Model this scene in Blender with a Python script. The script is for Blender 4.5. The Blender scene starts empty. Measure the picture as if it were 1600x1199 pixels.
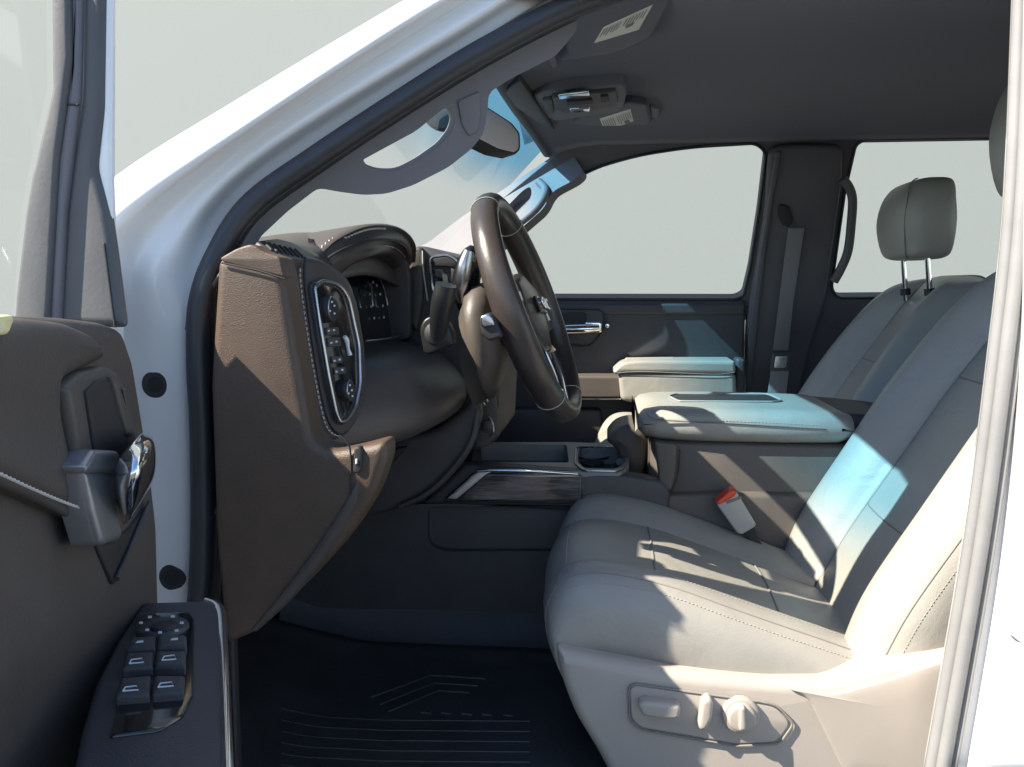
import bpy, bmesh, math, random
from mathutils import Vector, Matrix, geometry
random.seed(7)
R = math.radians
S = bpy.context.scene
COL = S.collection
# ------------------------------------------------------------------ camera
F_PX, CXP, CYP = 1400.0, 800.0, 599.5
YAW, PITCH = math.atan(0.1064), math.atan(0.1068)
CAM = Vector((0.0, -1.85, 1.45))
FWD = Vector((-math.sin(YAW)*math.cos(PITCH), math.cos(YAW)*math.cos(PITCH), -math.sin(PITCH)))
RGT = Vector((math.cos(YAW), math.sin(YAW), 0))
UPV = RGT.cross(FWD)
cd = bpy.data.cameras.new('camera'); cam = bpy.data.objects.new('camera', cd); COL.objects.link(cam)
cam.matrix_world = Matrix((( RGT.x, UPV.x, -FWD.x, CAM.x), (RGT.y, UPV.y, -FWD.y, CAM.y), (RGT.z, UPV.z, -FWD.z, CAM.z), (0, 0, 0, 1)))
cd.sensor_width = 36; cd.lens = F_PX/1600*36; cd.clip_start = 0.02; cd.clip_end = 500
S.camera = cam
# ------------------------------------------------------------------ sky, sun, exposure
SUN_DIR = Vector((1.0, 0.43, -1.0)).normalized()          # the way the light travels
w = bpy.data.worlds.new('World'); S.world = w; w.use_nodes = True
wn = w.node_tree.nodes; bg = wn['Background']
sky = wn.new('ShaderNodeTexSky'); sky.sky_type = 'NISHITA'; sky.sun_disc = False
sky.sun_elevation = math.asin(-SUN_DIR.z); sky.sun_rotation = math.atan2(-SUN_DIR.x, -SUN_DIR.y)
sky.air_density = 1.0; sky.dust_density = 0.3; sky.ozone_density = 2.5
w.node_tree.links.new(sky.outputs[0], bg.inputs[0]); bg.inputs[1].default_value = 0.095
sd = bpy.data.lights.new('sun', 'SUN'); sun = bpy.data.objects.new('sun', sd); COL.objects.link(sun)
sun.rotation_euler = SUN_DIR.to_track_quat('-Z', 'Y').to_euler(); sun.location = (-6, -4, 8)
sd.energy = 5.0; sd.angle = R(0.53); sd.color = (1.0, 0.90, 0.75)
vs = S.view_settings; vs.view_transform = 'Standard'; vs.look = 'None'; vs.gamma = 1; vs.exposure = 1.56
S.cycles.max_bounces = 8; S.cycles.transparent_max_bounces = 16
# ------------------------------------------------------------------ materials
def mat(name, col, rough=0.5, metal=0.0, coat=0.0, spec=0.5, bump=None, var=None, sheen=0.0, soft=None):
    """bump=(kind, scale, strength, distance); var=(scale, amount) mottles the base colour a little"""
    m = bpy.data.materials.new(name); m.use_nodes = True
    nt = m.node_tree; b = nt.nodes['Principled BSDF']; L = nt.links.new
    b.inputs['Base Color'].default_value = (*col, 1); b.inputs['Roughness'].default_value = rough
    b.inputs['Metallic'].default_value = metal; b.inputs['Coat Weight'].default_value = coat
    b.inputs['Coat Roughness'].default_value = 0.06; b.inputs['Specular IOR Level'].default_value = spec
    if sheen: b.inputs['Sheen Weight'].default_value = sheen
    tc = nt.nodes.new('ShaderNodeTexCoord')
    if bump:
        kind, sc, st, ds = bump
        if kind == 'voronoi':
            t = nt.nodes.new('ShaderNodeTexVoronoi'); t.feature = 'SMOOTH_F1'; out = t.outputs['Distance']
        elif kind == 'wave':
            t = nt.nodes.new('ShaderNodeTexWave'); t.inputs['Distortion'].default_value = 1.0; out = t.outputs['Fac']
        else:
            t = nt.nodes.new('ShaderNodeTexNoise'); t.inputs['Detail'].default_value = 4; out = t.outputs['Fac']
        t.inputs['Scale'].default_value = sc; L(tc.outputs['Object'], t.inputs['Vector'])
        bp = nt.nodes.new('ShaderNodeBump'); bp.inputs['Strength'].default_value = st; bp.inputs['Distance'].default_value = ds
        L(out, bp.inputs['Height']); L(bp.outputs['Normal'], b.inputs['Normal'])
        if soft:                                               # broad unevenness of padding, under the grain
            n2 = nt.nodes.new('ShaderNodeTexNoise'); n2.inputs['Scale'].default_value = soft[0]; n2.inputs['Detail'].default_value = 3; n2.inputs['Distortion'].default_value = 0.8
            b2 = nt.nodes.new('ShaderNodeBump'); b2.inputs['Strength'].default_value = soft[1]; b2.inputs['Distance'].default_value = soft[2]
            L(tc.outputs['Object'], n2.inputs['Vector']); L(n2.outputs['Fac'], b2.inputs['Height']); L(b2.outputs['Normal'], bp.inputs['Normal'])
    if var:
        n = nt.nodes.new('ShaderNodeTexNoise'); n.inputs['Scale'].default_value = var[0]; n.inputs['Detail'].default_value = 6
        n.inputs['Roughness'].default_value = 0.65
        L(tc.outputs['Object'], n.inputs['Vector'])
        r = nt.nodes.new('ShaderNodeValToRGB'); a = var[1]
        r.color_ramp.elements[0].position = 0.3; r.color_ramp.elements[1].position = 0.72
        r.color_ramp.elements[0].color = (*[c*(1-a) for c in col], 1); r.color_ramp.elements[1].color = (*[min(1, c*(1+a)) for c in col], 1)
        L(n.outputs['Fac'], r.inputs['Fac']); L(r.outputs['Color'], b.inputs['Base Color'])
        mr = nt.nodes.new('ShaderNodeMapRange'); mr.inputs['To Min'].default_value = max(0.02, rough-0.08); mr.inputs['To Max'].default_value = min(1, rough+0.1)
        L(n.outputs['Fac'], mr.inputs['Value']); L(mr.outputs[0], b.inputs['Roughness'])
    return m
def glass(name, tint, band=None, gloss=0.05):
    m = bpy.data.materials.new(name); m.use_nodes = True; nt = m.node_tree; L = nt.links.new
    nt.nodes.remove(nt.nodes['Principled BSDF']); out = nt.nodes['Material Output']
    tr = nt.nodes.new('ShaderNodeBsdfTransparent'); gl = nt.nodes.new('ShaderNodeBsdfGlossy'); gl.inputs['Roughness'].default_value = 0.02
    lw = nt.nodes.new('ShaderNodeFresnel'); lw.inputs['IOR'].default_value = 1.35
    mul = nt.nodes.new('ShaderNodeMath'); mul.operation = 'MULTIPLY'; mul.inputs[1].default_value = gloss/0.05
    mx = nt.nodes.new('ShaderNodeMixShader')
    tr.inputs[0].default_value = (*tint, 1)
    if band:                                                   # the shade band along the top of a windscreen
        z0, z1, bc = band
        ge = nt.nodes.new('ShaderNodeNewGeometry'); sx = nt.nodes.new('ShaderNodeSeparateXYZ')
        mr = nt.nodes.new('ShaderNodeMapRange'); mr.interpolation_type = 'SMOOTHSTEP'
        mr.inputs['From Min'].default_value = z0; mr.inputs['From Max'].default_value = z1
        mc = nt.nodes.new('ShaderNodeMix'); mc.data_type = 'RGBA'
        mc.inputs[6].default_value = (*tint, 1); mc.inputs[7].default_value = (*bc, 1)
        L(ge.outputs['Position'], sx.inputs[0]); L(sx.outputs['Z'], mr.inputs['Value']); L(mr.outputs[0], mc.inputs[0]); L(mc.outputs[2], tr.inputs[0])
    L(lw.outputs[0], mul.inputs[0]); L(mul.outputs[0], mx.inputs[0]); L(tr.outputs[0], mx.inputs[1]); L(gl.outputs[0], mx.inputs[2]); L(mx.outputs[0], out.inputs[0])
    return m
M = dict(
    paint=mat('white_paint', (0.80, 0.81, 0.82), 0.32, coat=0.6, var=(3, 0.015)),
    rubber=mat('black_rubber', (0.030, 0.033, 0.042), 0.42, bump=('noise', 300, 0.15, 0.001), var=(12, 0.25)),
    seal=mat('grey_seal', (0.22, 0.222, 0.225), 0.38, bump=('noise', 200, 0.1, 0.001), var=(9, 0.12)),
    trim=mat('pillar_trim', (0.155, 0.155, 0.175), 0.62, bump=('voronoi', 900, 0.25, 0.0006), var=(20, 0.06)),
    cloth=mat('headliner_cloth', (0.052, 0.058, 0.082), 0.95, bump=('noise', 700, 0.5, 0.001), var=(6, 0.10), sheen=0.2),
    char=mat('charcoal_plastic', (0.055, 0.053, 0.058), 0.50, bump=('voronoi', 800, 0.35, 0.0007), var=(14, 0.15)),
    brown=mat('grained_dark_vinyl', (0.076, 0.052, 0.037), 0.42, spec=0.5, bump=('noise', 760, 0.9, 0.0008), var=(25, 0.12)),
    dashl=mat('dash_leather', (0.060, 0.052, 0.050), 0.42, bump=('voronoi', 700, 0.35, 0.0008), var=(15, 0.12)),
    doorl=mat('door_vinyl', (0.070, 0.062, 0.058), 0.50, bump=('noise', 420, 0.35, 0.0010), var=(10, 0.14)),
    leather=mat('grey_leather', (0.300, 0.288, 0.262), 0.42, bump=('voronoi', 620, 0.30, 0.0007), var=(7, 0.06), soft=(11, 0.32, 0.007)),
    valance=mat('beige_plastic', (0.36, 0.325, 0.29), 0.48, bump=('voronoi', 900, 0.25, 0.0006), var=(10, 0.03)),
    tan=mat('taupe_plastic', (0.095, 0.080, 0.071), 0.5, bump=('voronoi', 700, 0.4, 0.0008), var=(16, 0.08)),
    framegrey=mat('frame_grey_plastic', (0.085, 0.088, 0.095), 0.55, bump=('noise', 300, 0.3, 0.0006), var=(10, 0.12)),
    hazechar=mat('hazed_charcoal_plastic', (0.090, 0.087, 0.098), 0.6, bump=('voronoi', 700, 0.3, 0.0006), var=(8, 0.12)),  # charcoal with the far side's hazy, lifted shadows put into its colour
    silver=mat('silver_paint', (0.27, 0.28, 0.30), 0.30, metal=0.55, var=(30, 0.05)),
    shroud=mat('column_plastic', (0.078, 0.066, 0.057), 0.45, bump=('voronoi', 900, 0.4, 0.0006), var=(20, 0.1)),
    stalk=mat('stalk_plastic', (0.010, 0.011, 0.012), 0.42),
    chrome=mat('chrome', (0.82, 0.83, 0.85), 0.10, metal=1.0),
    satin=mat('satin_silver', (0.48, 0.49, 0.51), 0.28, metal=1.0, var=(30, 0.05)),
    black=mat('gloss_black', (0.012, 0.012, 0.014), 0.12, coat=0.5),
    mblack=mat('matt_black', (0.020, 0.020, 0.023), 0.6, var=(20, 0.2)),
    wheel=mat('wheel_leather', (0.046, 0.037, 0.034), 0.30, bump=('voronoi', 500, 0.25, 0.0006), var=(16, 0.15)),
    carpet=mat('dark_carpet', (0.036, 0.038, 0.045), 0.95, bump=('noise', 900, 0.9, 0.003), var=(30, 0.3)),
    hump=mat('footwell_carpet', (0.095, 0.100, 0.112), 0.95, bump=('noise', 700, 0.7, 0.002), var=(12, 0.12)),
    mat_=mat('mat_rubber', (0.034, 0.035, 0.038), 0.50, bump=('noise', 120, 0.4, 0.002), var=(14, 0.3)),
    belt=mat('belt_webbing', (0.19, 0.18, 0.19), 0.8, bump=('wave', 500, 0.4, 0.0005)),
    thread=mat('light_thread', (0.50, 0.47, 0.43), 0.7),
    threadd=mat('grey_thread', (0.36, 0.34, 0.31), 0.8),
    seam=mat('seam_shadow', (0.20, 0.19, 0.175), 0.8),
    icon=mat('icon_white', (0.62, 0.66, 0.70), 0.5),
    paper=mat('label_paper', (0.72, 0.74, 0.68), 0.7, var=(40, 0.03)),
    ink=mat('label_ink', (0.20, 0.21, 0.20), 0.7), ylw=mat('label_yellow', (0.75, 0.68, 0.38), 0.7),
    red=mat('red_plastic', (0.75, 0.06, 0.02), 0.3),
    buckle=mat('buckle_grey', (0.42, 0.41, 0.38), 0.4, var=(30, 0.04)),
    wood=None,
    mglass=mat('mirror_glass', (0.90, 0.88, 0.90), 0.35, metal=0.0),  # matt pale colour painted in place of a reflection
    lens=mat('lamp_lens', (0.62, 0.64, 0.64), 0.15, coat=0.5),
    screen=mat('dark_screen', (0.012, 0.014, 0.018), 0.10, coat=0.3),
    cup=mat('cup_liner', (0.030, 0.031, 0.033), 0.35),
    tray=mat('tray_blue_grey', (0.20, 0.21, 0.215), 0.35, var=(20, 0.06)),
    wall=mat('backdrop_paint', (0.300, 0.322, 0.312), 0.95, var=(70, 0.05)),
    asphalt=mat('asphalt', (0.06, 0.06, 0.062), 0.9, bump=('noise', 60, 0.5, 0.01), var=(4, 0.2)),
    wglass=glass('windscreen_glass', (0.93, 0.95, 0.94), band=(1.69, 1.81, (0.23, 0.57, 0.85)), gloss=0.006),
    sglass=glass('side_glass', (0.90, 0.92, 0.91), gloss=0.006),
    cglass=glass('clear_door_glass', (0.97, 0.98, 0.975), gloss=0.0015),
    dglass=glass('tinted_glass', (0.80, 0.82, 0.81), gloss=0.02),
)
def wood_mat():
    m = mat('dark_wood_trim', (0.06, 0.05, 0.055), 0.18, coat=0.8); nt = m.node_tree; L = nt.links.new
    tc = nt.nodes.new('ShaderNodeTexCoord'); mp = nt.nodes.new('ShaderNodeMapping'); mp.inputs['Scale'].default_value = (2.2, 9, 30)
    n = nt.nodes.new('ShaderNodeTexNoise'); n.inputs['Scale'].default_value = 5; n.inputs['Detail'].default_value = 8; n.inputs['Distortion'].default_value = 1.4
    r = nt.nodes.new('ShaderNodeValToRGB'); r.color_ramp.elements[0].position = 0.42; r.color_ramp.elements[1].position = 0.68
    r.color_ramp.elements[0].color = (0.032, 0.024, 0.024, 1); r.color_ramp.elements[1].color = (0.17, 0.145, 0.14, 1)
    L(tc.outputs['Object'], mp.inputs[0]); L(mp.outputs[0], n.inputs['Vector']); L(n.outputs['Fac'], r.inputs[0]); L(r.outputs[0], nt.nodes['Principled BSDF'].inputs['Base Color'])
    return m
M['wood'] = wood_mat()
# ------------------------------------------------------------------ geometry helpers
def ray(px, py): return FWD + RGT*((px-CXP)/F_PX) + UPV*((CYP-py)/F_PX)
def W(px, py, pl):
    """the point of a plane of the place that a line of sight meets; pl: a number y, ('x',v), ('z',v) or (point, normal)"""
    d = ray(px, py)
    if isinstance(pl, (int, float)): t = (pl-CAM.y)/d.y
    elif pl[0] == 'x': t = (pl[1]-CAM.x)/d.x
    elif pl[0] == 'z': t = (pl[1]-CAM.z)/d.z
    else: t = (pl[0]-CAM).dot(pl[1])/d.dot(pl[1])
    return CAM + d*t
def plane3(a, b, c):
    a, b, c = (W(*q) if not isinstance(q, Vector) else q for q in (a, b, c))
    return (a, (b-a).cross(c-a).normalized())
def pnormal(pl):
    if isinstance(pl, (int, float)): return Vector((0, -1, 0))
    if pl[0] == 'x': n = Vector((1, 0, 0)); p = Vector((pl[1], 0, 0))
    elif pl[0] == 'z': n = Vector((0, 0, 1)); p = Vector((0, 0, pl[1]))
    else: p, n = pl
    return n if (CAM-p).dot(n) > 0 else -n
def shift(pl, d):
    n = pnormal(pl)
    if isinstance(pl, (int, float)): return pl-d
    if pl[0] in ('x', 'z'): return (pl[0], pl[1]+d*(n.x+n.z))
    return (pl[0]+n*d, pl[1])
def crv(pts, n, closed=False):
    """Catmull-Rom through pts, n samples, evenly along the control index"""
    pts = [Vector(p) for p in pts]; m = len(pts); out = []
    seg = m if closed else m-1
    for i in range(n):
        t = i*seg/(n if closed else n-1); k = min(int(t), seg-1); f = t-k
        g = (lambda j: pts[j % m]) if closed else (lambda j: pts[max(0, min(m-1, j))])
        a, b, c, d = g(k-1), g(k), g(k+1), g(k+2)
        if not closed and k == 0: a = b*2-c
        if not closed and k+2 > m-1: d = c*2-b
        out.append(0.5*((2*b)+(c-a)*f+(2*a-5*b+4*c-d)*f*f+(3*b-a-3*c+d)*f**3))
    return out
def rnd(poly, r, seg=4):
    """fillet the corners of a 2-D polygon; a point may carry its own radius as third value"""
    out = []; n = len(poly)
    for i, p in enumerate(poly):
        rr = p[2] if len(p) > 2 else r
        b = Vector(p[:2]); a = Vector(poly[i-1][:2]); c = Vector(poly[(i+1) % n][:2])
        l1, l2 = (a-b).length, (c-b).length
        q = min(rr, l1*0.48, l2*0.48)
        if q < 0.4: out.append(tuple(b)); continue
        s, e = b+(a-b).normalized()*q, b+(c-b).normalized()*q
        for k in range(seg+1):
            t = k/seg; out.append(tuple((1-t)**2*s+2*t*(1-t)*b+t*t*e))
    return out
def parent_to(o, par):
    if par is not None: o.parent = par
def mesh_obj(name, verts, faces, m, par=None, smooth=True, angle=40, kind=None, label=None):
    me = bpy.data.meshes.new(name); me.from_pydata([tuple(v) for v in verts], [], faces)
    bm = bmesh.new(); bm.from_mesh(me); bmesh.ops.remove_doubles(bm, verts=bm.verts, dist=1e-6); bmesh.ops.recalc_face_normals(bm, faces=bm.faces); bm.to_mesh(me); bm.free()
    if smooth:
        me.shade_smooth()
        if angle: me.set_sharp_from_angle(angle=R(angle))
    me.materials.append(M[m] if isinstance(m, str) else m)
    o = bpy.data.objects.new(name, me); COL.objects.link(o); parent_to(o, par)
    if kind: o['kind'] = kind
    if label: o['label'] = label
    return o
class MB:
    def __init__(s): s.v = []; s.f = []
    def add(s, v, f): k = len(s.v); s.v += [Vector(q) for q in v]; s.f += [[i+k for i in q] for q in f]; return s
    def box(s, lo, hi):
        x0, y0, z0 = lo; x1, y1, z1 = hi
        return s.add([(x0,y0,z0),(x1,y0,z0),(x1,y1,z0),(x0,y1,z0),(x0,y0,z1),(x1,y0,z1),(x1,y1,z1),(x0,y1,z1)],
                     [(0,3,2,1),(4,5,6,7),(0,1,5,4),(1,2,6,5),(2,3,7,6),(3,0,4,7)])
    def build(s, name, m, par=None, **k): return mesh_obj(name, s.v, s.f, m, par, **k)
def grid(rows, nu, nv, close_v=False):
    rr = [crv(r, nu) for r in rows]
    cols = [crv([r[i] for r in rr], nv, close_v) for i in range(nu)]
    return [[cols[i][j] for i in range(nu)] for j in range(nv)]
def grid_obj(name, g, m, par=None, thick=0, close_v=False, **k):
    nv, nu = len(g), len(g[0]); v = [p for r in g for p in r]
    f = [(j*nu+i, j*nu+i+1, ((j+1) % nv)*nu+i+1, ((j+1) % nv)*nu+i) for j in range(nv if close_v else nv-1) for i in range(nu-1)]
    o = mesh_obj(name, v, f, m, par, **k)
    if thick:
        s = o.modifiers.new('thickness', 'SOLIDIFY'); s.thickness = thick; s.offset = 0
    return o
def surf(name, rows, m, par=None, nu=24, nv=16, thick=0, **k):
    """rows of (px, py, plane) or Vectors"""
    rows = [[p if isinstance(p, Vector) else W(*p) for p in r] for r in rows]
    g = grid(rows, nu, nv); o = grid_obj(name, g, m, par, thick, **k); return o, g
def gat(g, u, v):
    nv, nu = len(g), len(g[0]); a = max(0, min(nv-1.001, v*(nv-1))); b = max(0, min(nu-1.001, u*(nu-1)))
    j, i = int(a), int(b); fa, fb = a-j, b-i
    p = (g[j][i]*(1-fb)+g[j][i+1]*fb)*(1-fa)+(g[j+1][i]*(1-fb)+g[j+1][i+1]*fb)*fa
    n = (g[j][i+1]-g[j][i]).cross(g[j+1][i]-g[j][i]).normalized()
    return p, n
def tube_mb(mb, path, r, n=8, closed=False, flat=1.0):
    P = [Vector(p) for p in path]; N = len(P); up = None; base = len(mb.v)
    rs = r if isinstance(r, (list, tuple)) else [r]*N
    for i in range(N):
        a = P[i-1] if (i or closed) else P[i]; b = P[(i+1) % N] if (i < N-1 or closed) else P[i]
        t = (b-a).normalized()
        if up is None: up = t.orthogonal().normalized() if abs(t.z) > 0.9 else t.cross(Vector((0, 0, 1))).normalized()
        up = (up-t*up.dot(t)).normalized(); s = t.cross(up)
        for k in range(n):
            a2 = 2*math.pi*k/n; mb.v.append(P[i]+up*math.cos(a2)*rs[i]+s*math.sin(a2)*rs[i]*flat)
    for i in range(N if closed else N-1):
        for k in range(n):
            i2 = (i+1) % N; mb.f.append([base+i*n+k, base+i*n+(k+1) % n, base+i2*n+(k+1) % n, base+i2*n+k])
    if not closed:
        mb.f.append([base+k for k in range(n)][::-1]); mb.f.append([base+(N-1)*n+k for k in range(n)])
    return mb
def tube(name, path, r, m, par=None, n=8, closed=False, flat=1.0, smooth_n=0, **k):
    P = [p if isinstance(p, Vector) else W(*p) for p in path]
    if smooth_n: P = crv(P, smooth_n, closed)
    if isinstance(r, (list, tuple)) and len(r) != len(P):
        rv = crv([Vector((q, 0, 0)) for q in r], len(P)); r = [q.x for q in rv]
    return tube_mb(MB(), P, r, n, closed, flat).build(name, m, par, angle=60, **k)
def rslab_mb(mb, poly, pl, depth, r=0.004, bulge=0.0, seg=3, world=None, back=True):
    """solid slab: outline (pixels on plane pl), rounded front edge of radius r, slightly bulged cap, depth away from the viewer"""
    n = pnormal(pl); P = world or [W(x, y, pl) for x, y in [q[:2] for q in poly]]
    N = len(P)
    area = sum((P[i].cross(P[(i+1) % N])).dot(n) for i in range(N))
    if area < 0: P = P[::-1]
    ins = []
    for i in range(N):
        e1 = (P[i]-P[i-1]); e2 = (P[(i+1) % N]-P[i])
        m1 = n.cross(e1).normalized() if e1.length > 1e-9 else Vector(); m2 = n.cross(e2).normalized() if e2.length > 1e-9 else Vector()
        m = (m1+m2); m = m.normalized() if m.length > 1e-6 else m1
        c = max(0.5, m.dot(m1) if m1.length else 1); ins.append(m/c)
    b0 = len(mb.v); rings = [[p-n*depth for p in P]]
    for k in range(seg+1):
        th = math.pi/2*k/seg
        rings.append([P[i]-n*r*(1-math.sin(th))+ins[i]*r*(1-math.cos(th)) for i in range(N)])
    last = rings[-1]; c = sum(last, Vector())/N
    if bulge:
        for s, h in ((0.8, 0.36), (0.55, 0.70), (0.25, 0.94)):
            rings.append([c+(p-c)*s+n*bulge*h for p in last])
    for rg in rings: mb.v += rg
    for j in range(len(rings)-1):
        for i in range(N):
            a = b0+j*N; i2 = (i+1) % N; mb.f.append([a+i, a+i2, a+N+i2, a+N+i])
    k = b0+(len(rings)-1)*N
    if bulge:
        mb.v.append(c+n*bulge); q = len(mb.v)-1
        for i in range(N): mb.f.append([k+i, k+(i+1) % N, q])
    else: mb.f.append([k+i for i in range(N)])
    if back: mb.f.append([b0+i for i in range(N)][::-1])
    return mb
def fil2(P, rads, seg=4):
    """fillet every corner of a metric 2-D polygon; always seg+1 points a corner"""
    out = []; n = len(P)
    for i in range(n):
        b = P[i]; a = P[i-1]; c = P[(i+1) % n]; l1, l2 = (a-b).length, (c-b).length
        q = max(1e-5, min(rads[i], l1*0.48, l2*0.48)); s_, e = b+(a-b).normalized()*q, b+(c-b).normalized()*q
        for k in range(seg+1): t = k/seg; out.append((1-t)**2*s_+2*t*(1-t)*b+t*t*e)
    return out
def inset2(P, d):
    """miter offset of a counter-clockwise polygon toward its inside"""
    n = len(P); out = []
    for i in range(n):
        e1 = (P[i]-P[i-1]).normalized(); e2 = (P[(i+1) % n]-P[i]).normalized()
        m1 = Vector((-e1.y, e1.x)); m2 = Vector((-e2.y, e2.x)); m = (m1+m2)
        m = m.normalized() if m.length > 1e-6 else m1
        out.append(P[i]+m*d/max(0.35, m.dot(m1)))
    return out
def rslab_px(mb, poly, pl, depth, r=0.004, bulge=0.0, seg=3, cr=6, cs=4):
    n = pnormal(pl); O = W(*poly[0][:2], pl); ax = n.orthogonal().normalized(); ay = n.cross(ax)
    W3 = [W(q[0], q[1], pl) for q in poly]
    P = [Vector(((p-O).dot(ax), (p-O).dot(ay))) for p in W3]
    rad = [(q[2] if len(q) > 2 else cr)*(p-CAM).length/F_PX for q, p in zip(poly, W3)]
    A = sum(P[i-1].x*P[i].y-P[i].x*P[i-1].y for i in range(len(P)))
    if A < 0: P.reverse(); rad.reverse()
    N = len(P); cvx = []
    for i in range(N):
        e1 = P[i]-P[i-1]; e2 = P[(i+1) % N]-P[i]; cvx.append(e1.x*e2.y-e1.y*e2.x > 0)
    to3 = lambda q, h: O+ax*q.x+ay*q.y+n*h
    rings = [[to3(q, -depth) for q in fil2(P, rad, cs)]]
    for k in range(seg+1):
        th = math.pi/2*k/seg; d = r*(1-math.cos(th))
        rings.append([to3(q, -r*(1-math.sin(th))) for q in fil2(inset2(P, d), [max(1e-5, a-d*.6 if cv else a+d) for a, cv in zip(rad, cvx)], cs)])
    last = rings[-1]; M_ = len(last); c = sum(last, Vector())/M_; b0 = len(mb.v)
    if bulge:
        for s_, h in ((0.8, 0.36), (0.55, 0.70), (0.25, 0.94)): rings.append([c+(p-c)*s_+n*bulge*h for p in last])
    for rg in rings: mb.v += rg
    for j in range(len(rings)-1):
        for i in range(M_):
            a = b0+j*M_; i2 = (i+1) % M_; mb.f.append([a+i, a+i2, a+M_+i2, a+M_+i])
    k = b0+(len(rings)-1)*M_
    if bulge:
        mb.v.append(c+n*bulge); q = len(mb.v)-1
        for i in range(M_): mb.f.append([k+i, k+(i+1) % M_, q])
    else:
        for t in geometry.tessellate_polygon([last]): mb.f.append([k+i for i in t])
    for t in geometry.tessellate_polygon([rings[0]]): mb.f.append([b0+i for i in t][::-1])
    return mb
def rslab(name, poly, pl, depth, m, par=None, r=0.004, bulge=0.0, cr=6, seg=3, angle=50, label=None, kind=None):
    return rslab_px(MB(), poly, pl, depth, r, bulge, seg, cr).build(name, m, par, angle=angle, label=label, kind=kind)
def plate(name, poly, holes, pl, depth, m, par=None, bevel=0.003, cr=8, label=None):
    """slab with openings"""
    n = pnormal(pl); loops = [[W(x, y, pl) for x, y in rnd(q, cr)] for q in [poly]+holes]
    tri = geometry.tessellate_polygon(loops); flat = [p for l in loops for p in l]; N = len(flat)
    v = flat+[p-n*depth for p in flat]; f = [list(t) for t in tri]+[[i+N for i in t][::-1] for t in tri]; k = 0
    for l in loops:
        for i in range(len(l)): a, b = k+i, k+(i+1) % len(l); f.append([a, b, b+N, a+N])
        k += len(l)
    o = mesh_obj(name, v, f, m, par, angle=35, label=label)
    if bevel:
        bv = o.modifiers.new('bevel', 'BEVEL'); bv.width = bevel; bv.segments = 3; bv.limit_method = 'ANGLE'; bv.angle_limit = R(35)
    return o
def empty(name, par=None, loc=(0, 0, 0), **kw):
    o = bpy.data.objects.new(name, None); COL.objects.link(o); parent_to(o, par); o.location = loc; o.empty_display_size = 0.1
    for k, v in kw.items(): o[k] = v
    return o
def stitches(name, pts, nrm, length, gap, r, m, par):
    """short raised thread dashes along a polyline of surface points"""
    mb = MB(); d = 0; nxt = 0
    for i in range(len(pts)-1):
        a, b = pts[i], pts[i+1]; L = (b-a).length
        while nxt < d+L:
            t = (nxt-d)/L; p = a+(b-a)*t; dr = (b-a).normalized(); nn = nrm[i] if isinstance(nrm, list) else nrm
            tube_mb(mb, [p+nn*r*0.3, p+dr*length*0.5+nn*r*1.3, p+dr*length+nn*r*0.3], [r*0.6, r, r*0.6], 5); nxt += length+gap
        d += L
    return mb.build(name, m, par, kind='stuff') if mb.v else None

# ================================================================== the setting
g = MB().box((-60, -60, -0.3), (60, 60, 0)).build('ground', 'asphalt', smooth=False); g['kind'] = 'structure'; g['label'] = 'dark asphalt ground under the truck'
g = MB().box((-45, 9, 0.0), (45, 9.4, 16)).build('backdrop', 'wall', smooth=False); g['kind'] = 'structure'; g['label'] = 'plain pale grey-green backdrop seen through every window'

T = empty('pickup_truck', None, (0, 0, 0), label='white pickup truck with its driver door open, showing grey leather seats and dark dashboard', category='pickup truck')
# ================================================================== body shell
XB, XA = 0.45, -0.45
body = empty('body', T)
# near A pillar and hinge pillar as one pressing: rows run from the sill up to the roof
JB = -.832
pil = [
 [(40,1110,-.93),(40,860,-.93),(45,680,-.93),(50,520,-.93),(85,400,-.915),(172,286,-.845),(380,153,-.755),(637,0,-.70),(820,-105,-.66),(1100,-190,-.62)],
 [(110,1110,-.93),(112,860,-.93),(116,680,-.93),(125,520,-.93),(140,410,-.92),(176,300,-.870),(381,166,-.81),(652,2,-.752),(832,-95,-.70),(1110,-172,-.66)],
 [(128,1110,-.925),(130,860,-.925),(136,680,-.925),(148,530,-.925),(160,430,-.918),(188,340,-.885),(382,199,-.840),(680,5,-.782),(850,-80,-.73),(1120,-140,-.70)],
 [(164,1110,JB-.002),(166,860,JB-.002),(170,680,JB-.002),(180,540,JB-.006),(196,455,JB-.020),(224,372,-.848),(384,224,-.804),(700,20,-.748),(860,-70,-.70),(1130,-130,-.67)],
 [(240,1110,JB),(245,860,JB),(245,680,JB),(240,550,JB-.002),(243,480,JB-.010),(258,404,-.846),(385,255,-.806),(725,35,-.752),(880,-55,-.705),(1140,-120,-.675)],
 [(278,1110,JB),(288,860,JB),(284,680,JB),(280,560,JB),(280,500,JB),(298,412,-.822),(386,276,-.784),(738,48,-.732),(892,-40,-.69),(1146,-112,-.66)],
 [(306,1110,JB+.012),(312,860,JB+.012),(308,680,JB+.012),(304,560,JB+.012),(306,500,JB+.012),(326,412,-.810),(400,300,-.772),(752,62,-.722),(905,-22,-.68),(1152,-100,-.65)],
]
surf('door_pillar', pil, 'paint', body, 70, 40, angle=0, thick=0.004)
def disc(name, px, py, pl, r, m, par, depth=0.01, rr=0.003, bulge=0, n=28, sq=1.0, label=None):
    c = W(px, py, pl); nn = pnormal(pl); a = nn.orthogonal().normalized(); b = nn.cross(a)
    P = [c+a*math.cos(2*math.pi*k/n)*r+b*math.sin(2*math.pi*k/n)*r*sq for k in range(n)]
    return rslab_mb(MB(), None, pl, depth, rr, bulge, 3, world=P).build(name, m, par, angle=50, label=label)
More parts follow.
